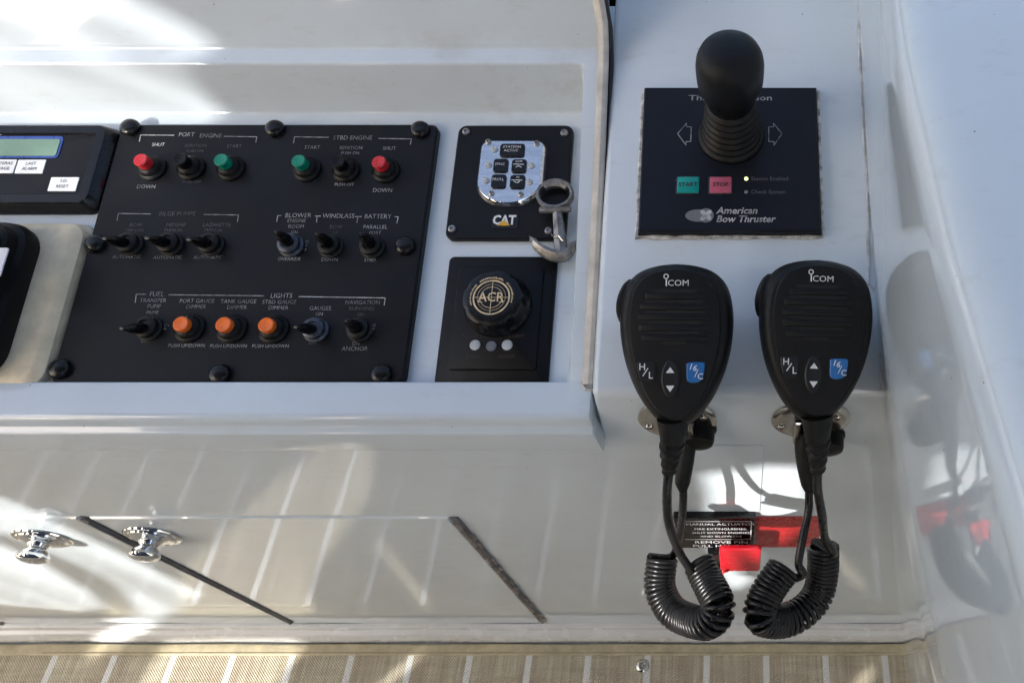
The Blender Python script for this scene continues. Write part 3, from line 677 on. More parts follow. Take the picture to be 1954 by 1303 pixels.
obj('flukes', bm, M['pewter'], root)
bm = B(); path = [L3(1052 + 26 * t, 446 + 12 * t + 3 * math.sin(t * 9), za + 0.0055) for t in [k / 10 for k in range(11)]]
tube(bm, path, 0.0005, 5); obj('wire', bm, M['steel'], root)

# ------------------------------------------------------------------ engine monitor at the left
root = empty('engine_monitor', FR, 'black engine monitor with green lcd screen and white labelled keys', 'monitor')
T6 = 0.010
a = loc(FR, 190, 237, T6); c = loc(FR, 150, 388, T6)
x1 = (loc(FR, 205, 240, T6).x + loc(FR, 160, 392, T6).x) / 2 + 0.001; x0 = x1 - 0.21; y1 = a.y; y0 = c.y
bm = B(); out = rrect(x1 - x0, y1 - y0, 0.007, 5, (x0 + x1) / 2, (y0 + y1) / 2)
out2 = rrect(x1 - x0 + 0.008, y1 - y0 + 0.004, 0.008, 5, (x0 + x1) / 2, (y0 + y1) / 2 - 0.0005)
loft(bm, [[Vector((p.x, p.y, z)) for p in o2] for o2, z in ((inset(out2, -0.0005), 0.0004), (out2, 0.0025), (inset(out2, 0.001), 0.005), (out, T6 - 0.001), (inset(out, 0.001), T6), (inset(out, 0.0065), T6 + 0.0002), (inset(out, 0.0075), T6 - 0.0016))])
obj('housing', bm, M['gloss'], root)
bm = B(); prism(bm, inset(out, 0.0074), [(T6 - 0.002, 0), (T6 - 0.0012, 0)]); obj('face', bm, M['panel'], root, 0)
zf = T6 - 0.0012
def quad(name, u0, v0, u1, v1, z, t, m, par, r=0.0008):
    a_, b_ = loc(FR, u0, v0, z + t), loc(FR, u1, v1, z + t)
    bm_ = B(); prism(bm_, rrect(abs(b_.x - a_.x), abs(a_.y - b_.y), r, 3, (a_.x + b_.x) / 2, (a_.y + b_.y) / 2), [(z, 0), (z + t, 0.0001)])
    return obj(name, bm_, M[m], par)
sc_ = quad('screen_frame', -230, 259.5, 110, 301, zf, 0.0004, 'lcd_frame', root, 0.0025)
quad('screen', -226, 265, 106, 297, zf + 0.0005, 0.0003, 'lcd', sc_, 0.0015)
ks = []
for (u, v, w) in [(2, 317, 0.0178), (58, 317.5, 0.0178), (121, 351, 0.0178), (-60, 317, 0.0178)]:
    p = loc(FR, u, v, zf + 0.0004); b_ = B(); prism(b_, rrect(w, 0.0098, 0.0004, 2, p.x, p.y), [(zf, 0), (zf + 0.0005, 0.0001)])
    ks.append((obj('key', b_, M['key_white'], root, 0), p))
for (kk, p), (s1, s2) in zip(ks, [('HATTERAS', 'MESSAGE'), ('LAST', 'ALARM'), ('S.D.', 'RESET'), ('NEXT', 'ALARM')]):
    b_ = B(); text(b_, s1, p.x, p.y + 0.0019, zf + 0.0008, 0.0022, wx=0.95); text(b_, s2, p.x, p.y - 0.0019, zf + 0.0008, 0.0022, wx=0.95); obj('key_text', b_, M['txt_black'], kk, 0)
p = loc(FR, 2, 253, zf + 0.0003); b_ = B(); text(b_, 'S', p.x, p.y, zf + 0.0003, 0.0036, shear=0.3, weight=0.03, wx=1.3); text(b_, 'EM', p.x - 0.003, p.y, zf + 0.0003, 0.0036, align='RIGHT', shear=0.3, weight=0.03, wx=1.3)
obj('lettering', b_, M['txt_bright'], root, 0)

# ------------------------------------------------------------------ cream mounting block and black instrument at the far left
T7 = 0.012
a, c = loc(FR, 138, 436, T7), loc(FR, 55, 720, T7)
x1 = (loc(FR, 140, 438, T7).x + loc(FR, 52, 716, T7).x) / 2; x0 = x1 - 0.20; y1 = a.y; y0 = c.y
bm = B(); out = rrect(x1 - x0, y1 - y0, 0.006, 5, (x0 + x1) / 2, (y0 + y1) / 2)
loft(bm, [[Vector((p.x, p.y, z)) for p in o2] for o2, z in ((inset(out, -0.0085), 0.0004), (inset(out, -0.008), 0.002), (inset(out, -0.0055), 0.0032), (inset(out, -0.0052), T7 - 0.0035), (inset(out, -0.001), T7 - 0.0004), (inset(out, 0.001), T7))])
tag(obj('mounting_block', bm, M['beige'], matrix=FR), 'aged cream plastic mounting block left of the switch panel', 'mounting block')
FR2 = FR @ T(0, 0, T7 + 0.0002)
root = empty('gauge_housing', FR2, 'black rounded gauge housing on the cream block at the left edge', 'gauge')
a = loc(FR2, 60, 424, 0.014); x1 = (a.x + loc(FR2, -2, 650, 0.014).x) / 2 - 0.0085; y1 = a.y - 0.0005; y0 = y1 - 0.090; x0 = x1 - 0.16
out = rrect(x1 - x0, y1 - y0, 0.014, 7, (x0 + x1) / 2, (y0 + y1) / 2)
bm = B(); loft(bm, [[Vector((p.x, p.y, z)) for p in o2] for o2, z in ((inset(out, -0.004), 0), (inset(out, -0.0045), 0.004), (inset(out, -0.003), 0.009), (inset(out, 0.0), 0.0105), (inset(out, 0.001), 0.0165), (inset(out, 0.0025), 0.018))])
obj('body', bm, M['plastic'], root)
o2 = inset(out, 0.006); bm = B(); loft(bm, [[Vector((p.x, p.y, z)) for p in inset(o2, d)] for d, z in ((0, 0.016), (0, 0.0235), (0.0015, 0.025), (0.006, 0.0255), (0.008, 0.0225))])
obj('bezel', bm, M['gloss'], root)
p = loc(FR2, -24, 500, 0.0226); bm = B(); prism(bm, rrect(0.02, 0.018, 0.001, 2, p.x, p.y), [(0.0223, 0), (0.0230, 0.0001)]); obj('sticker', bm, M['key_white'], root, 0)

# ------------------------------------------------------------------ thruster joystick panel
DF = slope_frame(DECK_O)
root = empty('thruster_panel', DF, 'dark blue grey bow thruster panel with black joystick on the white pod', 'control panel')
TT = 0.0062
a, b2 = loc(DF, 1232, 166, TT), loc(DF, 1558, 168, TT); c, d = loc(DF, 1219, 438, TT), loc(DF, 1564, 440, TT)
x0, x1, y0, y1 = (a.x + c.x) / 2, (b2.x + d.x) / 2, (c.y + d.y) / 2, (a.y + b2.y) / 2
bm = B(); pts = [Vector((x1, y1)), Vector((x0, y1)), Vector((x0, y0)), Vector((x1, y0))]
prism(bm, inset(pts, -0.0012), [(0.0006, 0), (TT - 0.0012, 0.0006), (TT - 0.0008, 0.0012), (TT, 0.0014)])
obj('plate', bm, [M['blue_panel']], root, 20)
bm = B(); path = []
P4 = [Vector((x1 + 0.0016, y1 + 0.0014)), Vector((x0 - 0.0016, y1 + 0.0014)), Vector((x0 - 0.0018, y0 - 0.0018)), Vector((x1 + 0.0016, y0 - 0.0016))]
for i in range(4):
    for k in range(24):
        t = k / 24; p = P4[i].lerp(P4[(i + 1) % 4], t); path.append(Vector((p.x + random.uniform(-0.0003, 0.0003), p.y + random.uniform(-0.0003, 0.0003), 0.0006)))
path.append(path[0]); tube(bm, path, [0.0013 + random.uniform(-0.0004, 0.0005) for _ in path], 6); obj('sealant', bm, M['caulk'], root)
jc = loc(DF, 1395, 257, TT); JM = T(jc.x, jc.y, TT) @ Matrix.Diagonal((0.95, 0.95, 0.925, 1))
prof = [(0, 0), (0.0212, 0), (0.0214, 0.0016), (0.0202, 0.0028)]
r0 = 0.0186
for k in range(6):
    rr_ = r0 - 0.00075 * k; z = 0.0035 + 0.0056 * k
    prof += [(rr_, z), (rr_ + 0.0006, z + 0.0012), (rr_, z + 0.0026), (rr_ - 0.0024, z + 0.0036), (rr_ - 0.0026, z + 0.0044)]
prof += [(0.0132, 0.0376), (0.0126, 0.0400), (0, 0.0410)]
bm = B(); lathe(bm, prof, 40); boot = obj('boot', bm, M['rubber'], root, matrix=JM)
boot.data.set_sharp_from_angle(angle=R(80))
bm = B(); lathe(bm, [(0, 0.038), (0.0136, 0.038), (0.0141, 0.040), (0.0143, 0.0445), (0.0149, 0.0480), (0.0163, 0.0508), (0.0175, 0.0535), (0.0182, 0.0575), (0.0184, 0.0630), (0.0184, 0.0705), (0.0178, 0.0752), (0.0164, 0.0790), (0.0138, 0.0818), (0.0100, 0.0838), (0.0052, 0.0848), (0, 0.0850)], 48)
jk = obj('joystick_knob', bm, M['mic'], root, 60, matrix=JM @ Matrix.Diagonal((1.04, 1.04, 1, 1)))
for u, v, m_, s, nm in [(1313, 353, 'teal', 'START', 'start_button'), (1375, 353, 'pink', 'STOP', 'stop_button')]:
    p = loc(DF, u, v, TT + 0.0006); bm = B(); prism(bm, rrect(0.0148, 0.0124, 0.0012, 3, p.x, p.y), [(TT, 0), (TT + 0.0004, 0.0002), (TT + 0.0005, 0.0009)]); kb = obj(nm, bm, M['panel_edge'], root)
    bm = B(); prism(bm, rrect(0.0128, 0.0106, 0.0007, 3, p.x, p.y), [(TT + 0.0004, 0), (TT + 0.0009, 0), (TT + 0.0011, 0.0003)]); obj('key', bm, M[m_], kb)
    bm = B(); text(bm, s, p.x, p.y, TT + 0.0013, 0.0026, wx=1.02, weight=0.02); obj('key_text', bm, M['txt_black'], kb, 0)
for u, v, m_ in [(1424, 341, 'led_on'), (1424, 366, 'led_grey')]:
    p = loc(DF, u, v, TT); bm = B(); lathe(bm, [(0, 0), (0.0012, 0), (0.0012, 0.0003), (0.0008, 0.0007), (0, 0.0008)], 12); obj('indicator_light', bm, M[m_], root, matrix=T(p.x, p.y, TT))
zt = TT + 0.00025; bm = B()
def tt(s, u, v, cap, **kw): p = loc(DF, u, v, zt); text(bm, s, p.x, p.y, zt, cap, **kw)
tt('Thruster Station', 1394, 187, 0.0038, weight=0.012, wx=1.42)
def tl2(pts, w=0.0005):
    P = [loc(DF, u, v, zt) for u, v in pts]
    for a_, b_ in zip(P, P[1:] + P[:1]): bar(bm, a_, b_, w, zt)
tl2([(1293, 255), (1310, 235), (1310, 242), (1319, 242), (1318, 270), (1309, 270), (1309, 277)])
tl2([(1492, 255), (1476, 235), (1476, 242), (1467, 242), (1467, 270), (1477, 270), (1477, 277)])
obj('lettering', bm, M['txt_mid'], root, 0)
M['txt_soft'] = mat('soft_grey_print', (0.12, 0.12, 0.125), 0.5)
bm = B(); tt('Station Enabled', 1433, 341, 0.0025, align='LEFT'); tt('Check System', 1433, 366, 0.0025, align='LEFT'); obj('lettering', bm, M['txt_soft'], root, 0)
bm = B(); tt('American', 1367, 402, 0.0042, align='LEFT', shear=0.25, weight=0.02, wx=1.02); tt('Bow Thruster', 1366, 418, 0.0042, align='LEFT', shear=0.25, weight=0.02, wx=1.0)
obj('lettering', bm, M['txt'], root, 0)
p = loc(DF, 1347, 411, zt); bm = B(); q0 = loc(DF, 1333, 411, zt); disc(bm, q0.x, q0.y, zt, 0.0078, 24, 0.0040); lg = obj('logo', bm, M['grey_print'], root, 0)
bm = B(); disc(bm, p.x, p.y, zt + 0.0002, 0.0046, 24); obj('logo_disc', bm, M['grey_print'], lg, 0)
bm = B()
for k in range(4):
    a_ = R(45 + 90 * k); disc(bm, p.x + 0.0022 * math.cos(a_), p.y + 0.0022 * math.sin(a_), zt + 0.0004 + k * 0.00002, 0.0022, 12, 0.0014, a_)
disc(bm, p.x, p.y, zt + 0.0006, 0.0008, 12); obj('propeller', bm, M['txt'], lg, 0)

# ------------------------------------------------------------------ hand microphones
MF_ = lambda u, v: Matrix.Translation(at(u, v, 0.395)) @ Matrix.Rotation(R(30), 4, 'X')
k_ = 0.395 / F                                                    # metres per photo pixel on the microphone face
def build_mic(u, v, label):
    root = empty('hand_microphone', MF_(u, v), label, 'microphone', 'hand microphones')
    half = [(-152, 0), (-150, 26), (-146, 46), (-140, 64), (-130, 80), (-114, 94), (-92, 103), (-60, 108), (-30, 108), (0, 104.5), (30, 98), (60, 88), (90, 74), (115, 58), (133, 42), (146, 24), (151, 10)]
    P_ = [(x, dv) for dv, x in half]; S_ = catmull([Vector((1.03 * x * k_, -1.055 * dv * k_, 0)) for x, dv in P_] + [Vector((0, -161 * k_, 0))], 3)
    right = [Vector((p.x, p.y)) for p in S_]
    out = right + [Vector((-p.x, p.y)) for p in reversed(right[1:-1])]
    out = out[::-1]
    def sc(s, dy=0): return [Vector((p.x * s, p.y * s + dy)) for p in out]
    bm = B(); loft(bm, [[Vector((p.x, p.y, z)) for p in sc(s)] for s, z in ((0.80, -0.034), (0.90, -0.032), (0.955, -0.026), (0.965, -0.0175), (0.985, -0.0155), (1.0, -0.0125), (0.985, -0.0080), (0.945, -0.0042), (0.885, -0.0014), (0.83, -0.0006))])
    obj('body', bm, M['mic'], root, 50)
    bm = B(); loft(bm, [[Vector((p.x * sx, p.y * sy, z)) for p in out] for sx, sy, z in ((0.80, 0.91, -0.0030), (0.785, 0.90, 0.0002), (0.765, 0.885, 0.0009), (0.70, 0.84, 0.0012))])
    face = obj('front_cover', bm, M['mic'], root, 30)
    zf = 0.0012
    for i, (dv, hwid, ts) in enumerate([(-101, 44, 28), (-81, 54, 40), (-61, 57, 42), (-41, 56, 40), (-21, 50, 36), (-2, 24, 16)]):
        y = -dv * k_; b_ = B()
        prism(b_, rrect(2 * hwid * k_, 6.6 * k_, 3.0 * k_, 3, -2 * k_, y), [(zf - 0.0004, 0), (zf + 0.00012, 0)])
        obj('grille_slot', b_, M['slot'], face, 0)  # flat strip, the shade of a recess put into its colour
        if i == 5: continue
        b_ = B(); hw = hwid + 5                                   # rounded bar between two slots
        loft(b_, [[Vector((x_ * k_, y + dy_ * k_, z_)) for dy_, z_ in ((-4, zf - 0.0001), (-4.4, zf + h_ * 0.7), (-6.5, zf + h_), (-12.5, zf + h_), (-15.2, zf + h_ * 0.7), (-15.8, zf - 0.0001))] for x_, h_ in ((-hw - 8, 0.0001), (-hw, 0.0010), (hw - 4, 0.0010), (hw + 5, 0.0001))])
        obj('grille_bar', b_, M['mic'], face, 40)
    # keys
    def shield(cx, cy, flip=1):
        P = [(-15, 17), (13, 18), (17, 13), (15, -4), (9, -17), (-3, -21), (-13, -19), (-17, -12), (-17, 8)]
        return [Vector(((cx + x * flip) * k_, (cy + y) * k_)) for x, y in (P if flip == 1 else P[::-1])][::-1]
    def rnd(pts): return [Vector((p.x, p.y)) for p in catmull([Vector((p.x, p.y, 0)) for p in pts + pts[:1]], 3)[:-1]]
    for nm, cx, cy, fl, m_ in (('key', -54, -52, -1, 'mic'), ('blue_key', 40, -53, 1, 'blue')):
        pts = rnd(shield(cx, cy, fl)); ar = sum(pts[i - 1].x * pts[i].y - pts[i].x * pts[i - 1].y for i in range(len(pts)))
        if ar < 0: pts = pts[::-1]
        b_ = B(); prism(b_, inset(pts, -0.0007), [(zf - 0.0004, 0), (zf + 0.0001, 0)]); rim = obj(nm, b_, M['slot'], root, 0)
        b_ = B(); prism(b_, pts, [(zf - 0.0002, 0), (zf + 0.0009, 0), (zf + 0.0013, 0.0005)]); obj('key_top', b_, M['key_black' if m_ == 'mic' else m_], rim)
        b_ = B(); zz = zf + 0.00155
        if nm == 'key':
            text(b_, 'H', (cx - 7) * k_, (cy + 8) * k_, zz, 0.0034, weight=0.008); bar(b_, ((cx - 6) * k_, (cy - 9) * k_), ((cx + 4) * k_, (cy + 6) * k_), 0.0005, zz); text(b_, 'L', (cx + 9) * k_, (cy - 8) * k_, zz, 0.0034, weight=0.008)
        else:
            text(b_, '16', (cx - 5) * k_, (cy + 8) * k_, zz, 0.0030, weight=0.008, rot=R(-18)); bar(b_, ((cx - 2) * k_, (cy - 10) * k_), ((cx + 5) * k_, (cy + 5) * k_), 0.0004, zz); text(b_, 'C', (cx + 9) * k_, (cy - 9) * k_, zz, 0.0030, weight=0.008)
        obj('key_text', b_, M['txt_bright'], rim, 0)
    el = [Vector((-8 * k_ + 17 * k_ * math.cos(a), -66 * k_ + (35 * k_) * math.sin(a))) for a in [2 * PI * j / 28 for j in range(28)]]
    b_ = B(); prism(b_, inset(el, -0.0006), [(zf - 0.0004, 0), (zf + 0.0001, 0)]); rim = obj('rocker_key', b_, M['slot'], root, 0)
    b_ = B(); prism(b_, el, [(zf - 0.0002, 0), (zf + 0.0009, 0), (zf + 0.0014, 0.0007)]); obj('key_top', b_, M['key_black'], rim)
    b_ = B(); zz = zf + 0.0017
    poly(b_, [(-16 * k_, -55 * k_), (0, -55 * k_), (-8 * k_, -44 * k_)], zz); poly(b_, [(0, -79 * k_), (-16 * k_, -79 * k_), (-8 * k_, -91 * k_)], zz)
    obj('arrows', b_, M['txt_bright'], rim, 0)
    b_ = B(); zz = zf + 0.0003                                    # maker's lettering with the ring-topped i
    ring(b_, -17 * k_, 129 * k_, zz, 3.2 * k_, 5.2 * k_, 18); bar(b_, (-16.5 * k_, 125 * k_), (-16.5 * k_, 110.5 * k_), 2.6 * k_, zz)
    text(b_, 'COM', 6.5 * k_, 116.0 * k_, zz, 11.5 * k_, wx=1.10, weight=0.0); obj('logo', b_, M['txt_bright'], root, 0)
    b_ = B(); prism(b_, rrect(8 * k_, 8 * k_, 1.5 * k_, 2, 66 * k_, 112 * k_), [(zf - 0.0006, 0), (zf - 0.0001, 0)]); obj('microphone_hole', b_, M['slot'], root, 0)
    b_ = B(); rings = []                                          # push-to-talk bar on the left flank
    for t in range(13):
        y = (130 - 90 * t / 12) * k_; e = math.sin(PI * t / 12) ** 0.5; x_ = -(84 + 20 * math.sin(PI * (0.12 + 0.5 * t / 12))) * k_
        rings.append([Vector((x_ + a_ * 0.006 * (0.3 + 0.7 * e), y, -0.0135 + b__ * 0.0065 * (0.3 + 0.7 * e))) for a_, b__ in ((0.4, 0.8), (-0.45, 0.8), (-0.75, 0.3), (-0.75, -0.4), (-0.4, -0.9), (0.4, -0.9))])
    loft(b_, rings); obj('talk_button', b_, M['rubber'], root)
    b_ = B(); lathe(b_, [(0.0, -0.002), (0.010, -0.002), (0.010, 0.0015), (0.006, 0.002), (0.0055, 0.010), (0, 0.010)], 20); obj('hanger_stud', b_, M['plastic'], root, matrix=T(0, -0.022, -0.043))
    return root
MIC1 = (1288, 656); MIC2 = (1561, 648)
mic1 = build_mic(*MIC1, 'left black hand microphone with grille slots and blue key, on the console edge')
def copy_tree(o, parent=None):
    c = o.copy(); COL.objects.link(c)
    if parent: c.parent = parent; c.matrix_local = o.matrix_local
    for ch in list(o.children): copy_tree(ch, c)
    return c
bpy.context.view_layer.update()
mic2 = copy_tree(mic1); mic2.matrix_world = MF_(*MIC2) @ Matrix.Rotation(R(-1.6), 4, 'Z') @ Matrix.Rotation(R(2.0), 4, 'Y')
mic1['label'] = 'left hand microphone, whose cord hangs before the black pull handle placard'
mic2['label'] = 'right hand microphone, next to the tall white coaming'

def world_part(name, bm, m, root, smooth=40):
    o = obj(name, bm, m, None, smooth); o.parent = root; o.matrix_parent_inverse = Matrix.Identity(4)
    o.matrix_local = root.matrix_world.inverted(); return o
bpy.context.view_layer.update()
def coil_path(center, R0, pitch0, pitch1, npt=13):
    cp = catmull(center, 40); fr = frames(cp); L = [0]
    for a_, b_ in zip(cp, cp[1:]): L.append(L[-1] + (b_ - a_).length)
    tot = L[-1]; out = []; ph = 0; s = 0; i = 0
    while s < tot:
        while i < len(L) - 2 and L[i + 1] < s: i += 1
        t = (s - L[i]) / max(1e-9, L[i + 1] - L[i]); c_ = cp[i].lerp(cp[i + 1], t); x_, y_ = fr[i]
        out.append(c_ + (x_ * math.cos(ph) + y_ * math.sin(ph)) * R0)
        k = math.exp(-((s / tot - coil_path.mid) / 0.085) ** 2); pitch = pitch0 + (pitch1 - pitch0) * k
        ph += 2 * PI / npt; s += pitch * (1 + 0.10 * math.sin(ph * 0.37)) / npt
    return out
def cord(root, relief, cable, coilc, cable2, boot_, mid):
    bm = B(); tube(bm, relief[0], relief[1], 12, flat=(1, 0.8)); world_part('strain_relief', bm, M['rubber'], root)
    coil_path.mid = mid
    hp = coil_path([at(*p) for p in coilc], 0.0090, 0.0028, 0.0042, 12)
    bm = B(); tube(bm, hp, 0.00165, 7); world_part('coiled_cord', bm, M['cord'], root, 70)
    c1 = catmull([at(*p) for p in cable] + [hp[0]], 8); bm = B(); tube(bm, c1, 0.0027, 10)
    c2 = catmull([at(*p) for p in cable2] + [hp[-1]], 8); tube(bm, c2, 0.0026, 10); world_part('cable', bm, M['cord'], root, 70)
    bm = B(); tube(bm, boot_[0], boot_[1], 12); world_part('plug', bm, M['rubber'], root)
def relief_path(pts, wid):
    P = catmull([at(*p) for p in pts], 8); n = len(P); rad = []
    for i in range(n):
        t = i / (n - 1); w = wid[0] + (wid[1] - wid[0]) * min(1, t * 1.15)
        if 0.42 < t < 0.97: w *= 1.0 + 0.13 * (1 if (i % 4) < 2 else -1)
        rad.append(w)
    return P, rad
def boot_path(pts, wid):
    P = catmull([at(*p) for p in pts], 8); n = len(P); rad = []
    for i in range(n):
        t = i / (n - 1); k = t * (len(wid) - 1); j = min(int(k), len(wid) - 2); rad.append(wid[j] + (wid[j + 1] - wid[j]) * (k - j))
    return P, rad
cord(mic1, relief_path([(1285, 796, .402), (1285, 830, .405), (1281, 862, .412), (1278, 896, .422)], (0.0098, 0.0050)),
     [(1278, 885, .422), (1273, 940, .432), (1277, 1000, .452), (1298, 1055, .472), (1322, 1092, .482)],
     [(1333, 1072, .490), (1352, 1112, .482), (1372, 1158, .470), (1352, 1186, .474), (1316, 1182, .492), (1280, 1162, .502), (1259, 1118, .508), (1264, 1062, .512)],
     [(1302, 905, .468), (1304, 950, .474), (1300, 1000, .492), (1293, 1035, .508), (1280, 1062, .516)],
     boot_path([(1312, 838, .462), (1308, 880, .464), (1303, 915, .468), (1303, 934, .471)], (0.006, 0.0052, 0.0050, 0.0046, 0.0028)), 0.42)
cord(mic2, relief_path([(1559, 790, .402), (1560, 825, .405), (1561, 858, .412), (1561, 894, .422)], (0.0100, 0.0051)),
     [(1561, 884, .422), (1560, 930, .432), (1569, 985, .452), (1574, 1025, .474), (1590, 1056, .486)],
     [(1571, 1040, .494), (1570, 1090, .496), (1558, 1138, .494), (1524, 1172, .486), (1484, 1184, .478), (1450, 1174, .468), (1464, 1130, .472), (1496, 1084, .478)],
     [(1543, 915, .466), (1543, 970, .472), (1530, 1035, .470), (1524, 1075, .470), (1532, 1094, .474)],
     boot_path([(1535, 822, .460), (1536, 870, .463), (1542, 915, .466), (1545, 938, .470)], (0.0062, 0.0060, 0.0054, 0.0046, 0.0028)), 0.42)

# hanger plates and cable sockets on the cabinet front
for (u, v), lab in (((1293, 797), 'polished round hanger plate behind the left hand microphone'), ((1547, 797), 'polished round hanger plate behind the right hand microphone')):
    c = onwall(u, v)
    root = empty('hanger_plate', WALL_M @ T(c.x, c.z, 0), lab, 'hanger', 'microphone hanger plates')
    bm = B(); lathe(bm, [(0, 0.0), (0.0228, 0.0), (0.0230, 0.0012), (0.0222, 0.0020), (0.019, 0.0026), (0, 0.0030)], 40); obj('disc', bm, M['steel'], root)
    for sx, sy in ((-0.017, -0.006), (0.015, 0.006), (0.0, -0.0165)): obj('screw', screw_bm(0.0026), M['steel'], root, matrix=T(sx, sy, 0.0024))
    bm = B(); box(bm, -0.010, -0.0065, -0.014, 0.012, 0.0025, 0.010, 0.0008); box(bm, 0.0065, 0.010, -0.014, 0.012, 0.0025, 0.010, 0.0008); obj('clip', bm, M['steel'], root)
for (u, v), lab in (((1332, 850), 'black round cable socket under the left hand microphone'), ((1581, 862), 'black round cable socket under the right hand microphone')):
    c = onwall(u, v, WALLY - 0.012)
    root = empty('cable_socket', WALL_M @ T(c.x, c.z, 0), lab, 'socket', 'cable sockets')
    bm = B(); lathe(bm, [(0, 0), (0.0108, 0), (0.0108, 0.002), (0.0098, 0.0028), (0.0094, 0.0090), (0.0086, 0.0110), (0.005, 0.0122), (0, 0.0124)], 26); obj('collar', bm, M['plastic'], root)

# ------------------------------------------------------------------ fire system pull station
c0, c1 = onwall(1284, 987, WALLY - 0.0056), onwall(1440, 1045, WALLY - 0.0056)
WB = WALL_M
root = empty('pull_station', WB, 'black fire system placard with white print above a red pull handle', 'pull station')
x0, x1, z1, z0 = c0.x, c1.x, c0.z, c1.z
bm = B(); prism(bm, rrect(x1 - x0, z1 - z0, 0.002, 3, (x0 + x1) / 2, (z0 + z1) / 2), [(0.0002, 0), (0.0048, 0), (0.0056, 0.001)]); obj('box', bm, M['gloss'], root)
zz = 0.0059; bm = B(); cxp = (x0 + x1) / 2 + 0.004; hgt = z1 - z0
w = 0.0006
fz = lambda f: z1 - hgt * f
bar(bm, (x0 + 0.006, fz(0.10)), (x1 - 0.003, fz(0.10)), 0.0009, zz); bar(bm, (x0 + 0.006, fz(0.68)), (x1 - 0.003, fz(0.68)), 0.0009, zz); bar(bm, (x1 - 0.0035, fz(0.10)), (x1 - 0.0035, fz(0.68)), 0.0008, zz)
for s_, f_, c_, w_, wt_ in (('MANUAL ACTUATOR', 0.19, 0.062, 0.86, 0.0), ('FIRE EXTINGUISHER', 0.34, 0.058, 0.78, 0.0), ('SHUT DOWN ENGINES', 0.46, 0.055, 0.78, 0.0), ('AND BLOWERS', 0.58, 0.055, 0.85, 0.0), ('REMOVE PIN', 0.78, 0.085, 0.90, 0.008), ('PULL HANDLE', 0.91, 0.085, 0.86, 0.008)):
    text(bm, s_, cxp, fz(f_), zz, hgt * c_, wx=w_, weight=wt_)
obj('lettering', bm, M['txt_bright'], root, 0)
bm = B(); rx_ = onwall(1366, 1070).x; tube(bm, [(rx_, z0 + 0.004, 0.008), (rx_, z0 - 0.030, 0.0085)], 0.0052, 14); tube(bm, [(rx_, z0 - 0.028, 0.0085), (rx_, z0 - 0.040, 0.0085)], [0.0080, 0.0072], 14); obj('rod', bm, M['gloss'], root)
ha, hb = loc(WB, 1372, 1047, 0.020), loc(WB, 1450, 1088, 0.020)
bm = B(); prism(bm, rrect(hb.x - ha.x, ha.y - hb.y, 0.0035, 4, (ha.x + hb.x) / 2, (ha.y + hb.y) / 2), [(0.0165, 0.0006), (0.0175, 0), (0.0196, 0), (0.0204, 0.0008)]); hd = obj('handle', bm, M['red_gloss'], root)
bm = B(); box(bm, ha.x + 0.006, hb.x - 0.008, hb.y + 0.002, hb.y + 0.016, 0.0, 0.0164, 0.001); obj('bracket', bm, M['plastic'], root)
bm = B(); path = [Vector((x0 + 0.036 + 0.006 * math.sin(t * 0.9), z0 - 0.004 - 0.0052 * t, 0.019 + 0.004 * math.cos(t * 1.3))) for t in [k * 0.25 for k in range(20)]]
tube(bm, path, 0.0011, 6); obj('lanyard', bm, M['red'], root)
a, b2 = onwall(1441, 984), onwall(1558, 1042)
bm = B(); box(bm, a.x, b2.x, b2.z, a.z, 0.0002, 0.0006); wl_ = tag(obj('warning_label', bm, M['red_label'], None, 0, matrix=WB), 'red rectangular warning sticker on the white wall beside the black placard', 'sticker')
bm = B(); cx_ = (a.x + b2.x) / 2
M['label_print'] = mat('pale_red_print', (0.58, 0.09, 0.09), 0.4)
for k, (s_, cp_) in enumerate((('WARNING', 0.0062), ('DISCHARGE CAUSES NOISE', 0.0030), ('EVACUATE AREA', 0.0036), ('BEFORE RELEASE', 0.0036), ('VENTILATE', 0.0036))):
    text(bm, s_, cx_, a.z - 0.009 - 0.0125 * k, 0.0009, cp_, wx=0.8)
obj('lettering', bm, M['label_print'], wl_, 0)
# thin plain cover sheet stuck to the wall above the placard
a, b2 = onwall(1252, 848), onwall(1450, 974)
bm = B(); box(bm, a.x, b2.x, b2.z, a.z, 0.0002, 0.0007, 0.0002); tag(obj('cover_sheet', bm, M['gel'], None, 20, matrix=WB), 'thin white cover sheet on the wall above the black placard', 'cover')

# ------------------------------------------------------------------ unseen blockers added behind and above the helm to shape its sun and shade
CY = -0.90
def back(p): t = (p.y - CY) / SUN.y; return Vector((p.x - SUN.x * t, p.z - SUN.z * t))
def tray_pt(u, v): return onplane(u, v, TRAY_O, NSL)
holes = []  # openings traced back along the sun from the wanted light patches
tp_ = lambda u, v: back(onplane(u, v, (0, 0.4256, 0.6175), Vector((0, -0.915, 0.404))))
wp_ = lambda u, v: back(onplane(u, v, (0, 0.414, 0.6122), Vector((0, -0.996, 0.089))))
holes.append([tp_(-420, -170), tp_(-60, -160), tp_(190, -70), tp_(250, 0), tp_(300, 18), tp_(345, 42), tp_(385, 66), tp_(415, 88), wp_(337, 122), wp_(372, 160), wp_(418, 208)]
             + [back(tray_pt(*p)) for p in [(413, 226), (378, 255), (356, 300), (350, 350), (250, 372), (170, 425), (146, 470), (118, 520), (75, 590), (-40, 640), (-330, 640)]])
holes.append([back(onwall(*p)) for p in [(-420, 790), (0, 948), (95, 985), (200, 1035), (330, 1100), (386, 1128), (352, 1152), (306, 1180), (268, 1208), (215, 1200), (252, 1176), (262, 1160), (240, 1122), (190, 1090), (100, 1050), (0, 1008), (-420, 850)]])
holes.append([back(onwall(*p)) for p in [(-420, 870), (0, 1032), (70, 1062), (130, 1098), (180, 1130), (205, 1156), (150, 1163), (60, 1155), (0, 1148), (-420, 1090)]])
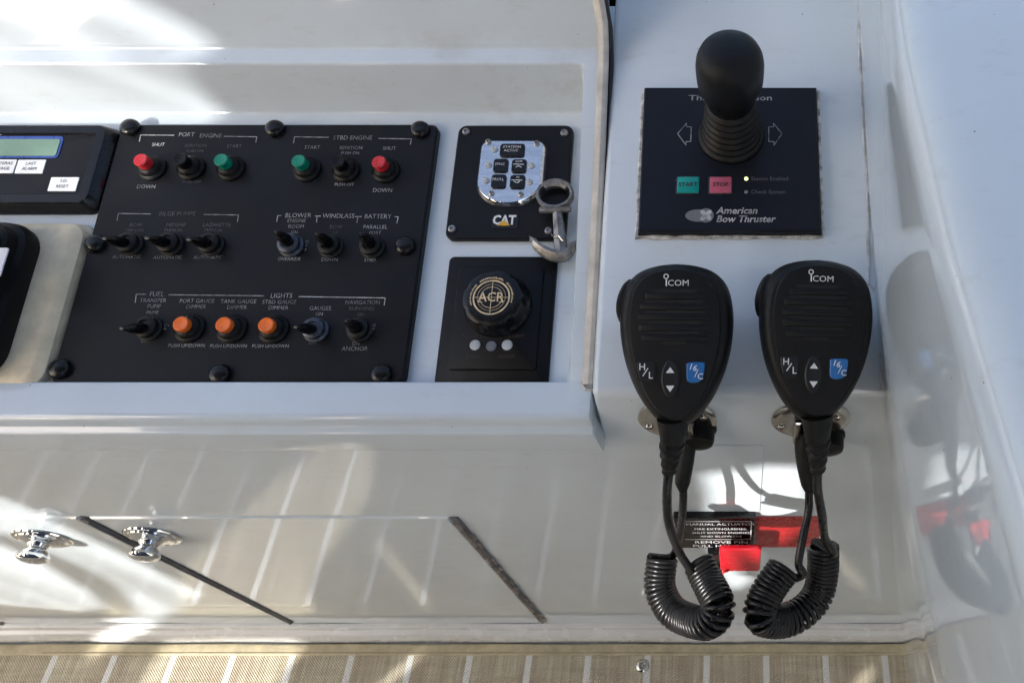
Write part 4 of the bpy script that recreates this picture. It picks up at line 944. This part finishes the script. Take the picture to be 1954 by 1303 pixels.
holes.append([back(onfloor(*p)) for p in [(345, 1205), (470, 1200), (598, 1196), (606, 1225), (565, 1262), (548, 1310), (575, 1480), (500, 1640), (420, 1700), (350, 1560), (280, 1310)]])
holes.append([back(onwall(*p)) for p in [(1342, 903), (1460, 887), (1538, 889), (1545, 984), (1482, 1040), (1446, 1000), (1442, 1050), (1404, 1095), (1440, 1102), (1398, 1128), (1366, 1090), (1345, 1000), (1352, 950)]])
holes.append([back(onwall(*p)) for p in [(1688, 1211), (1712, 1210), (1713, 1229), (1690, 1231)]])
holes.append([back(onwall(*p)) for p in [(846, 1205), (868, 1205), (866, 1226), (848, 1226)]])
def ensure(pts, ccw):
    ar = sum(pts[i - 1].x * pts[i].y - pts[i].x * pts[i - 1].y for i in range(len(pts)))
    return pts if (ar > 0) == ccw else pts[::-1]
CX0, CX1, CZ0, CZ1 = -2.15, 0.02, 0.04, 1.895
loops = [[Vector(p) for p in ((CX0, CZ0), (CX1, CZ0), (CX1, CZ1), (CX0, CZ1))]] + holes
pts_, edges_ = [], []
for l in loops:
    n0 = len(pts_); pts_ += [Vector((p.x, p.y)) for p in l]; edges_ += [(n0 + i, n0 + (i + 1) % len(l)) for i in range(len(l))]
cv, ce, cf, _, _, _ = geometry.delaunay_2d_cdt(pts_, edges_, [], 0, 1e-6)
def inpoly(p, l):
    r = False
    for i in range(len(l)):
        a_, b_ = l[i - 1], l[i]
        if (a_.y > p.y) != (b_.y > p.y) and p.x < (b_.x - a_.x) * (p.y - a_.y) / (b_.y - a_.y) + a_.x: r = not r
    return r
bm = B(); vf = [bm.verts.new((p.x, CY, p.y)) for p in cv]; vb = [bm.verts.new((p.x, CY - 0.0015, p.y)) for p in cv]
for f in cf:
    c_ = sum((cv[i] for i in f), Vector((0, 0))) / len(f)
    if any(inpoly(c_, h) for h in holes) or not inpoly(c_, loops[0]): continue
    bm.faces.new([vf[i] for i in f]); bm.faces.new([vb[i] for i in reversed(f)])
sun_blocker = struct(obj('sun_blocker', bm, M['blocker_dark'], smooth=0), 'unseen dark sheet behind the helm, its openings cut to shape the sun patches', 'sun_blocker')  # added out of view to block the sun except through its openings
def vinyl(nm, rot, sc, lo, hi):  # added pane whose uneven transparency puts streaks into the sunlight
    m = bpy.data.materials.new(nm); m.use_nodes = True; g = G(m)
    for n in list(g.N): g.N.remove(n)
    out = g.N.new('ShaderNodeOutputMaterial'); tr = g.N.new('ShaderNodeBsdfTransparent')
    tc = g.N.new('ShaderNodeTexCoord').outputs['Object']
    mp = g.N.new('ShaderNodeMapping'); mp.inputs['Rotation'].default_value = (0, R(rot), 0); g.K.new(tc, mp.inputs['Vector'])
    n = g.noise(g.scale(mp.outputs['Vector'], sc), 1.0, 3, 0.45)
    g.K.new(g.mix(g.map(n, 0.38, 0.60), (lo, lo, lo, 1), (hi, hi, hi, 1)), tr.inputs['Color'])
    g.K.new(tr.outputs[0], out.inputs['Surface']); return m
for z0_, z1_, vm in ((0.85, 1.33, vinyl('upright_streaks', 0, (20, 1, 1.6), 0.48, 1.0)), (1.332, CZ1, vinyl('slanted_streaks', -33, (2.6, 1, 34), 0.17, 0.50))):
    bm = B(); bm.faces.new([bm.verts.new((x, CY - 0.004, z)) for x, z in ((CX0, z0_), (-1.0, z0_), (-1.0, z1_), (CX0, z1_))])
    obj('streak_pane', bm, vm, sun_blocker, 0)
bm = B(); prism(bm, rrect(3.9, 1.16, 0.15, 6, 0.35, -0.30), [(1.90, 0.02), (1.92, 0), (1.96, 0), (1.98, 0.03)])  # unseen roof, added and sized to cut the sky light
struct(obj('shade_roof', bm, M['roof_grey'], smooth=40), 'unseen grey roof added to shade the helm', 'roof')
